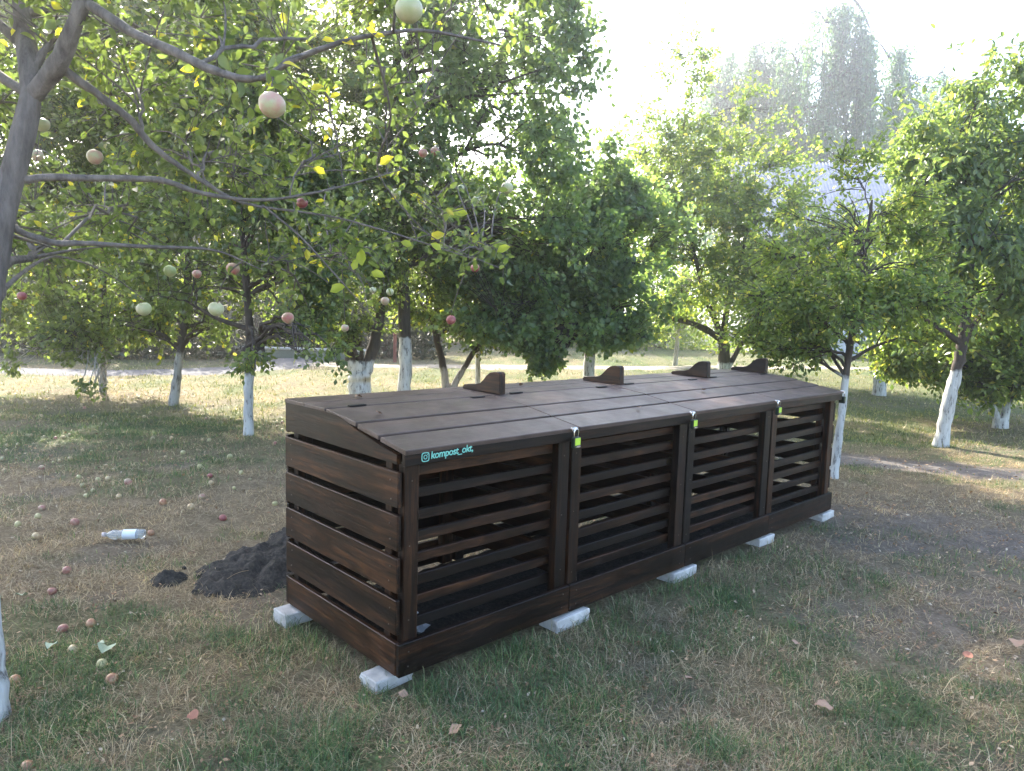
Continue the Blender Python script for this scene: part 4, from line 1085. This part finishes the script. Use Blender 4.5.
# ------------------------------------------------------------------ apples
def apple_mat(name, a, b, edge=.5):
    m, n, l, p = mat(name)
    tc = n.new('ShaderNodeTexCoord'); oi = n.new('ShaderNodeObjectInfo')
    ad = n.new('ShaderNodeVectorMath'); ad.operation = 'ADD'; l.new(tc.outputs['Object'], ad.inputs[0])
    cx = n.new('ShaderNodeCombineXYZ')
    sc = n.new('ShaderNodeMath'); sc.operation = 'MULTIPLY'; l.new(oi.outputs['Random'], sc.inputs[0]); sc.inputs[1].default_value = 40
    for i in range(3): l.new(sc.outputs[0], cx.inputs[i])
    l.new(cx.outputs[0], ad.inputs[1])
    t = noise(n, l, 3.2 if 0 else 1.6, 3, ad.outputs[0], .6)
    r = ramp(n, [(edge - .12, a), (edge + .12, b)]); l.new(t.outputs[0], r.inputs[0])
    f = noise(n, l, 260, 2, tc.outputs['Object']); rf = ramp(n, [(.3, (.85, .85, .85)), (.7, (1.1, 1.1, 1.1))]); l.new(f.outputs[0], rf.inputs[0])
    l.new(mixc(n, l, 1, r.outputs[0], rf.outputs[0], 'MULTIPLY'), p.inputs['Base Color'])
    p.inputs['Roughness'].default_value = .38
    p.inputs['Subsurface Weight'].default_value = .15; p.inputs['Subsurface Radius'].default_value = (.02, .012, .006)
    return m
AM = {'pale': apple_mat('pale_green_apple', (.42, .44, .24), (.52, .50, .32)), 'blush': apple_mat('blushed_apple', (.46, .46, .28), (.52, .30, .24), .50),
      'green': apple_mat('green_apple', (.27, .35, .13), (.38, .42, .20)), 'pink': apple_mat('pink_apple', (.44, .34, .22), (.42, .15, .14)),
      'red': apple_mat('red_apple', (.36, .13, .11), (.28, .06, .07)), 'orange': apple_mat('bruised_orange_apple', (.50, .30, .17), (.36, .15, .08)),
      'tan': apple_mat('faded_tan_apple', (.55, .44, .26), (.46, .30, .15)), 'yellow': apple_mat('yellow_green_apple', (.40, .37, .17), (.48, .42, .22)),
      'dull': apple_mat('dull_rotting_apple', (.38, .36, .20), (.34, .24, .13)), 'rose': apple_mat('pink_red_apple', (.42, .24, .17), (.34, .12, .10))}
STEM = plain('apple_stalk', (.12, .08, .05), .8)
def apple_mesh(m, rough=0):
    V = []; n_, k = 16, 11
    for i in range(k):
        a = math.pi * i / (k - 1); r = math.sin(a) * (1 + .12 * math.sin(a)); z = math.cos(a) * 1.06
        if i == 0: z -= .22
        if i == 1: z -= .06
        if i == k - 1: z += .14
        r *= (1 + .07 * math.cos(a)) * .97
        for j in range(n_):
            th = 2 * math.pi * j / n_; V.append((r * math.cos(th) * (1 + .03 * math.cos(2 * th)), r * math.sin(th), z))
    V = np.array(V) * .5; ii = np.arange(k * n_).reshape(k, n_); jj = np.roll(ii, -1, 1)
    q = np.stack([ii[:-1], ii[1:], jj[1:], jj[:-1]], -1).reshape(-1, 4)
    return mesh_np('apple', V, [q], m, smooth=True)
AMESH = {k: apple_mesh(v) for k, v in AM.items()}
sv, sq = tube([(0, 0, .30), (.02, 0, .45), (.05, 0, .62)], [.022, .02, .026], 6)
STEMME = mesh_np('stem', sv, [sq], STEM, smooth=True)
def apple(pos, size, kind, label, rot, group, stem=True):
    o = bpy.data.objects.new('apple', AMESH[kind]); o.location = pos; o.rotation_euler = rot; o.scale = (size, size, size * random.uniform(.94, 1.02))
    tag(link(o), label, 'apple', group)
    if stem: s = bpy.data.objects.new('stem', STEMME); link(s, o)
    return o
for (px, py, s, c, lb), P in zip(HANG, hang_pos):
    apple(P, .063 if s > 10 else .056, c, lb, (random.uniform(-.3, .3), random.uniform(-.3, .3), random.uniform(0, 6)), 'apples hanging in the trees')
FALL = [
 (112, 677, 14, 'orange', 'brownish orange fallen apple at lower left just below a pale upturned leaf'),
 (27, 765, 17, 'orange', 'large bruised orange apple on the ground at the bottom left corner'),
 (73, 648, 12, 'tan', 'tan fallen apple between the red one above it and the lower brown one'),
 (63, 627, 12, 'rose', 'bright pinkish red fallen apple left of an orange one in the lower left grass'),
 (91, 622, 12, 'orange', 'bright orange fallen apple right beside a pinkish red one'),
 (52, 590, 10, 'rose', 'pinkish red fallen apple, lower of the two left of the small soil clump'),
 (67, 569, 10, 'rose', 'pink fallen apple, upper of the two left of the small soil clump'),
 (151, 532, 8, 'orange', 'small two-tone apple touching the base end of the plastic bottle'),
 (36, 535, 9, 'tan', 'tan fallen apple on dry grass left of the plastic bottle'),
 (18, 524, 6, 'yellow', 'small yellowish apple near the left edge above the tan one'),
 (42, 507, 8, 'pink', 'pinkish fallen apple at left in the dry strip'),
 (75, 521, 10, 'rose', 'dull pink squashed apple left above the plastic bottle'),
 (38, 516, 6, 'yellow', 'small yellow apple just under the pinkish one at left'),
 (163, 501, 9, 'orange', 'salmon coloured fallen apple above and right of the bottle'),
 (191, 506, 9, 'tan', 'orange-tan fallen apple halfway between the bottle and the bin'),
 (202, 496, 8, 'pink', 'peach fallen apple just above the orange-tan one near the bin'),
 (223, 517, 9, 'red', 'deep red fallen apple at the top of the soil heap'),
 (128, 481, 9, 'pink', 'rosy fallen apple above the bottle in taller dry grass'),
 (119, 496, 6, 'tan', 'small tan apple above the bottle'),
 (200, 466, 7, 'yellow', 'yellow-green fallen apple on the shaded lawn near the bin end'),
 (230, 456, 7, 'yellow', 'yellow fallen apple below the slim white trunk'),
 (210, 475, 6, 'red', 'small red apple on the edge of the shaded lawn'),
 (275, 503, 7, 'yellow', 'yellow fallen apple right against the left end of the bin'),
 (98, 479, 6, 'yellow', 'small pale yellow apple on the shaded lawn above the bottle'),
 (183, 452, 6, 'yellow', 'pale apple on the shaded lawn between the two nearest left trunks'),
 (15, 680, 9, 'orange', 'orange fallen apple near the white trunk at the left edge'),
 (102, 664, 8, 'yellow', 'yellowish apple partly hidden behind the brownish orange one'),
 (108, 478, 6, 'tan', 'small tan apple just right of a pale yellow one above the bottle'),
]
fall_xy = []
for (px, py, s, c, lb) in FALL:
    g = ground(px, py + s * .35); size = min(.07, max(.04, s / F * g.y * .8))
    fall_xy.append((g.x, g.y))
    apple((g.x, g.y, g.z + size * .30), size, c, lb, (random.uniform(-1.5, 1.5), random.uniform(-1.5, 1.5), random.uniform(0, 6)), 'fallen apples', s > 8)
for k in range(62):
    px, py = random.uniform(-5, 284), random.uniform(402, 500) if k < 44 else random.uniform(398, 440)
    g = ground(px, py)
    kk = random.choice(['yellow', 'tan', 'tan', 'dull', 'pink', 'dull'])
    cn = {'yellow': 'yellowish', 'tan': 'tan', 'pink': 'pinkish', 'dull': 'dull brown'}[kk]
    apple((g.x, g.y, g.z + .012), random.uniform(.024, .042), kk, 'small ' + cn + ' fallen apple scattered on the shaded lawn at left', (random.uniform(-1.5, 1.5), random.uniform(-1.5, 1.5), 0), 'small ' + cn + ' fallen apples on the shaded lawn', False)

# dry fallen leaves
def dry_leaf(px, py, size, col, label, group='dry leaves on the ground'):
    g = ground(px, py); bm = bmesh.new(); rows = []
    prof = [0, .3, .42, .4, .22, 0]; ph = random.uniform(0, 6)
    for a in range(6):
        x = a / 5 - .5; w = prof[a]; z = .12 * math.sin(ph + a) + .1 * x * x
        rows.append([bm.verts.new((x, -w, z + w * random.uniform(.1, .6))), bm.verts.new((x, 0, z)), bm.verts.new((x, w, z + w * random.uniform(.1, .6)))] if 0 < a < 5 else [bm.verts.new((x, 0, z))])
    for a in range(5):
        A_, B_ = rows[a], rows[a + 1]
        if len(A_) == 1: bm.faces.new((A_[0], B_[0], B_[1])); bm.faces.new((A_[0], B_[1], B_[2]))
        elif len(B_) == 1: bm.faces.new((A_[0], B_[0], A_[1])); bm.faces.new((A_[1], B_[0], A_[2]))
        else: bm.faces.new((A_[0], B_[0], B_[1], A_[1])); bm.faces.new((A_[1], B_[1], B_[2], A_[2]))
    o = obj_bm('fallen_leaf', bm, col, smooth=True); o.scale = (size,) * 3; o.location = (g.x, g.y, g.z + .035)
    o.rotation_euler = (random.uniform(-.3, .3), random.uniform(-.3, .3), random.uniform(0, 6)); tag(o, label, 'leaf', group)
DL = plain('dry_tan_leaf', (.33, .21, .14), .8); DL2 = plain('pale_upturned_leaf', (.30, .36, .24), .6); DL3 = plain('rusty_leaf', (.32, .14, .09), .8)
for (u, v, sz, t) in ((.30, .80, .045, 'small dry leaf lying on the rear boards near the left end of the bin'), (.16, .40, .035, 'tiny dry leaf on the first lid by the left hinge'), (1.42, .83, .04, 'small dry leaf on the rear boards between the first two lid stops'), (2.5, .27, .035, 'tiny dry leaf on the third lid'), (1.6, .10, .03, 'tiny dry leaf near the front edge of the second lid')):
    dry_leaf(500, 700, sz, DL, t, 'dry leaves on the bin lids')
    o = COL.objects[-1]; p = bin_world(u, v); o.location = (p.x, p.y, BIN_O.z + (.998 if v > .5 else .925 + (v - .06) * .165 + (.006 if v < .33 else .0)) + .004); o.rotation_euler = (.1, .1, random.uniform(0, 6))
for a in [(823, 715, .07, DL, 'tan curled leaf on the grass at lower right'), (1017, 650, .08, DL, 'pinkish tan leaf at the right edge on trodden ground'), (455, 740, .06, DL, 'pale tan leaf in the grass at the bottom, below the bin corner'),
          (688, 686, .05, DL, 'small dry leaf on a straw patch below the middle of the bin'), (106, 657, .085, DL2, 'pale green upturned leaf beside the brownish orange apple'), (53, 653, .06, DL2, 'whitish upturned leaf left of the tan apple'),
          (967, 663, .05, DL3, 'small rusty leaf on the trodden ground at right'), (193, 725, .05, DL3, 'rusty dry leaf in grass at lower left'), (403, 703, .045, DL, 'small tan leaf just in front of the nearest brick'),
          (22, 602, .06, DL2, 'pale flat leaf near the left edge'), (99, 652, .05, DL2, 'folded pale leaf standing beside the upturned one'), (795, 650, .04, DL, 'tiny dry leaf amid the right foreground')]:
    dry_leaf(*a)

# ------------------------------------------------------------------ dark sheet added on the bin floor to deepen the shade inside
n_ = 60; X, Y = np.meshgrid(np.linspace(.03, BL - .03, n_ * 3), np.linspace(.10, BW - .03, n_))
WX = BIN_O.x + X * cy_ - Y * sy_; WY = BIN_O.y + X * sy_ + Y * cy_
Z = .015 + .06 * fbm(X * 2, Y * 2, 3, 8) + .03 * (fbm(X * 22, Y * 22, 4, 9) - .5)
ii = np.arange(n_ * n_ * 3).reshape(n_, n_ * 3); q = np.stack([ii[:-1, :-1], ii[:-1, 1:], ii[1:, 1:], ii[1:, :-1]], -1).reshape(-1, 4)
tag(obj_np('compost', np.stack([WX, WY, Z + BIN_O.z - .05], -1).reshape(-1, 3), [q], SOIL), 'dark soil sheet added over the floor to darken the inside of the wooden bin', 'compost', kind='stuff')
# ------------------------------------------------------------------ haze volume, also added to stand in for lens glare
hm = bpy.data.materials.new('pale_haze'); hm.use_nodes = True
hn = hm.node_tree.nodes; hn.remove(hn['Principled BSDF'])
pv = hn.new('ShaderNodeVolumePrincipled'); pv.inputs['Color'].default_value = (.95, .96, 1, 1); pv.inputs['Density'].default_value = .0036; pv.inputs['Anisotropy'].default_value = .8
hm.node_tree.links.new(pv.outputs[0], hn['Material Output'].inputs['Volume'])
hz = box('haze', (0, 0, 0), (2, 2, 2), hm); hz.scale = ((gx[-1] - gx[0]) / 2 + 5, (gy[-1] - gy[0]) / 2 + 5, 13); hz.location = ((gx[-1] + gx[0]) / 2, (gy[-1] + gy[0]) / 2, 11.9); tag(hz, kind='stuff')

# ------------------------------------------------------------------ grass
heaps = [(hc.x + .1, hc.y + .2, .27), (hc2.x, hc2.y, .07)]
def scatter(n_, y0, y1, dens_pow, r):
    """points inside the view wedge, thinning with distance"""
    t = r.uniform(0, 1, n_); dens_pow += .001; y = (y0 ** (1 - dens_pow) + t * (y1 ** (1 - dens_pow) - y0 ** (1 - dens_pow))) ** (1 / (1 - dens_pow))
    x = r.uniform(-.80, .80, n_) * y
    return x, y
def blades(name, label, n_, y0, y1, powr, green, m, hmin, hmax, lean, wid, seed, segs=2, patch=None, edge=False):
    r = np.random.default_rng(seed)
    x, y = scatter(n_, y0, y1, powr, r)
    g = greenness(x, y); b = bareness(x, y)
    p = g if green else (1 - .75 * g)
    p = p * (1 - .93 * b) * smooth(fbm(x * 5, y * 5, 3, seed), .25, .6)
    if edge:
        uu, vv = bin_uv(x, y); p = np.exp(-((vv + .08) / .10) ** 2) * (uu > -.1) * (uu < 4.1) + np.exp(-((uu + .07) / .10) ** 2) * (vv > -.1) * (vv < .95)
        p = p * smooth(fbm(x * 4, y * 4, 3, 91), .38, .6)
    if patch is not None: p = p * smooth(fbm(x * .9, y * .9, 3, seed + 9), patch[0], patch[1])
    u, v = bin_uv(x, y)
    ok = (r.uniform(0, 1, n_) < p) & ~((u > .0) & (u < BL) & (v > .0) & (v < BW))
    for hx, hy, hr in heaps: ok &= (np.hypot(x - hx, y - hy) > hr * r.uniform(.7, 1.1, n_))
    x, y = x[ok], y[ok]; k = len(x)
    z = gz(x, y) - .015 * bareness(x, y)
    sc = np.sqrt(np.clip(y / 4, .7, 4)); h = r.uniform(hmin, hmax, k) * (.7 + .6 * fbm(x * 1.5, y * 1.5, 2, seed + 2))
    a = r.uniform(0, 2 * np.pi, k); ln = np.abs(r.normal(lean, .35, k)); ln = np.clip(ln, 0, 1.5)
    d = np.stack([np.cos(a), np.sin(a), 0 * a], 1); w = (wid * sc * r.uniform(.6, 1.3, k))[:, None]
    side = np.stack([-np.sin(a + r.normal(0, .5, k)), np.cos(a), 0 * a], 1)
    base = np.stack([x, y, z - .004], 1)
    up = np.array([[0, 0, 1.]])
    c, s = np.cos(ln)[:, None], np.sin(ln)[:, None]; h = h[:, None]
    c2, s2 = np.cos(np.minimum(ln + .55, 1.62))[:, None], np.sin(np.minimum(ln + .55, 1.62))[:, None]
    mid = base + (up * c + d * s) * h * .55; tip = mid + (up * c2 + d * s2) * h * .5
    if segs == 2:
        V = np.stack([base - side * w * .5, base + side * w * .5, mid + side * w * .42, mid - side * w * .42, tip], 1).reshape(-1, 3)
        i = np.arange(k)[:, None] * 5
        return tag(obj_np(name, V, [i + np.array([[0, 1, 2, 3]]), i + np.array([[3, 2, 4]])], m), label, 'grass', kind='stuff')
    V = np.stack([base - side * w * .6, base + side * w * .6, tip], 1).reshape(-1, 3)
    i = np.arange(k)[:, None] * 3
    return tag(obj_np(name, V, [i + np.array([[0, 1, 2]])], m), label, 'grass', kind='stuff')
GREEN = blade_mat('green_grass_blades', [(0, (.045, .09, .035)), (.5, (.085, .165, .055)), (.85, (.17, .24, .085)), (1, (.32, .32, .17))])
STRAW = blade_mat('dry_grass_blades', [(0, (.16, .11, .065)), (.4, (.35, .265, .165)), (.8, (.51, .41, .27)), (1, (.62, .53, .37))])
blades('green_grass', 'green grass growing in patches on the lawn', 360000, 1.7, 9, 1.0, True, GREEN, .03, .085, .7, .0030, 301)
blades('dry_grass', 'dry straw coloured grass matted over the lawn', 380000, 1.7, 9, 1.0, False, STRAW, .03, .085, 1.15, .0026, 302)
blades('tall_dry_grass', 'longer dry grass stalks standing among the short grass', 18000, 1.7, 10, 1.2, False, STRAW, .07, .16, .5, .0022, 303, patch=(.45, .7))
# straw stalks lying over the heap
r_ = np.random.default_rng(77); AH = Acc()
for _ in range(90):
    a = r_.normal(size=2) * [.16, .2] + [hc.x + .08, hc.y + .18]; u, v = bin_uv(a[0], a[1])
    if u > -.06: continue
    th = r_.uniform(0, 6.28); L_ = r_.uniform(.06, .16); z0 = float(gz(*a)) + r_.uniform(.05, .10)
    p0 = np.array([a[0], a[1], z0]); p1 = p0 + [math.cos(th) * L_, math.sin(th) * L_, r_.uniform(-.03, .05)]
    AH.add(*tube(bez(p0, (p0 + p1) / 2 + [0, 0, .02], p1, 4), np.full(4, .0012), 3))
tag(AH.obj('straw_stalks', STRAW, None), 'thin straw stalks lying across the dark soil heap', 'straw', kind='stuff')
blades('bin_edge_grass', 'longer grass growing up against the plinth and bricks of the bin', 60000, 2.4, 6.2, 1.0, True, GREEN, .05, .13, .5, .0026, 311, edge=True)
def litter(name, label, n_, size, m, seed, green, y1=8):
    r = np.random.default_rng(seed); x, y = scatter(n_, 1.7, y1, 1.0, r)
    u, v = bin_uv(x, y); g = greenness(x, y); p = (smooth(g, .35, .8) if green else .35 + .65 * bareness(x, y))
    ok = (r.uniform(0, 1, n_) < p) & ~((u > -.02) & (u < BL) & (v > -.02) & (v < BW)); x, y = x[ok], y[ok]; k = len(x)
    z = gz(x, y) + r.uniform(.004, .035 if green else .02, k); P = np.stack([x, y, z], 1)
    D = r.normal(size=(k, 3)); D[:, 2] *= .35; N_ = r.normal(size=(k, 3)) * .35 + [0, 0, 1]
    sz = size * r.uniform(.5, 1.3, k) * np.sqrt(np.clip(y / 4, .7, 2))
    V, Q = leaves_mesh(P, D, N_, sz, sz * r.uniform(.35, .75, k), False)
    tag(obj_np(name, V, [Q], m), label, 'litter' if not green else 'weeds', kind='stuff')
litter('clover', 'small round-leaved weeds among the green grass', 26000, .018, blade_mat('weed_leaves', [(0, (.05, .09, .03)), (.6, (.10, .16, .05)), (1, (.2, .22, .08))]), 320, True)
litter('leaf_litter', 'crumbled dry leaves, husks and twigs scattered over the lawn', 20000, .022, blade_mat('leaf_crumbs', [(0, (.10, .06, .035)), (.4, (.27, .15, .08)), (.8, (.46, .30, .18)), (1, (.55, .48, .38))], .1), 321, False)
blades('far_grass', 'short grass of the lawn beyond the bin', 120000, 8.5, 36, 1.6, True, blade_mat('far_green_grass_blades', [(0, (.07, .10, .03)), (.6, (.17, .20, .055)), (1, (.34, .32, .13))]), .04, .09, .6, .006, 304, 1)
blades('far_dry_grass', 'dry yellowed grass of the lawn beyond the bin', 90000, 8.5, 36, 1.6, False, STRAW, .03, .08, .9, .006, 305, 1)

print('TRIS', sum(sum(len(p.vertices) - 2 for p in o.data.polygons) if len(o.data.polygons) < 5000 else len(o.data.loops) - 2 * len(o.data.polygons) for o in S.objects if o.type == 'MESH'))
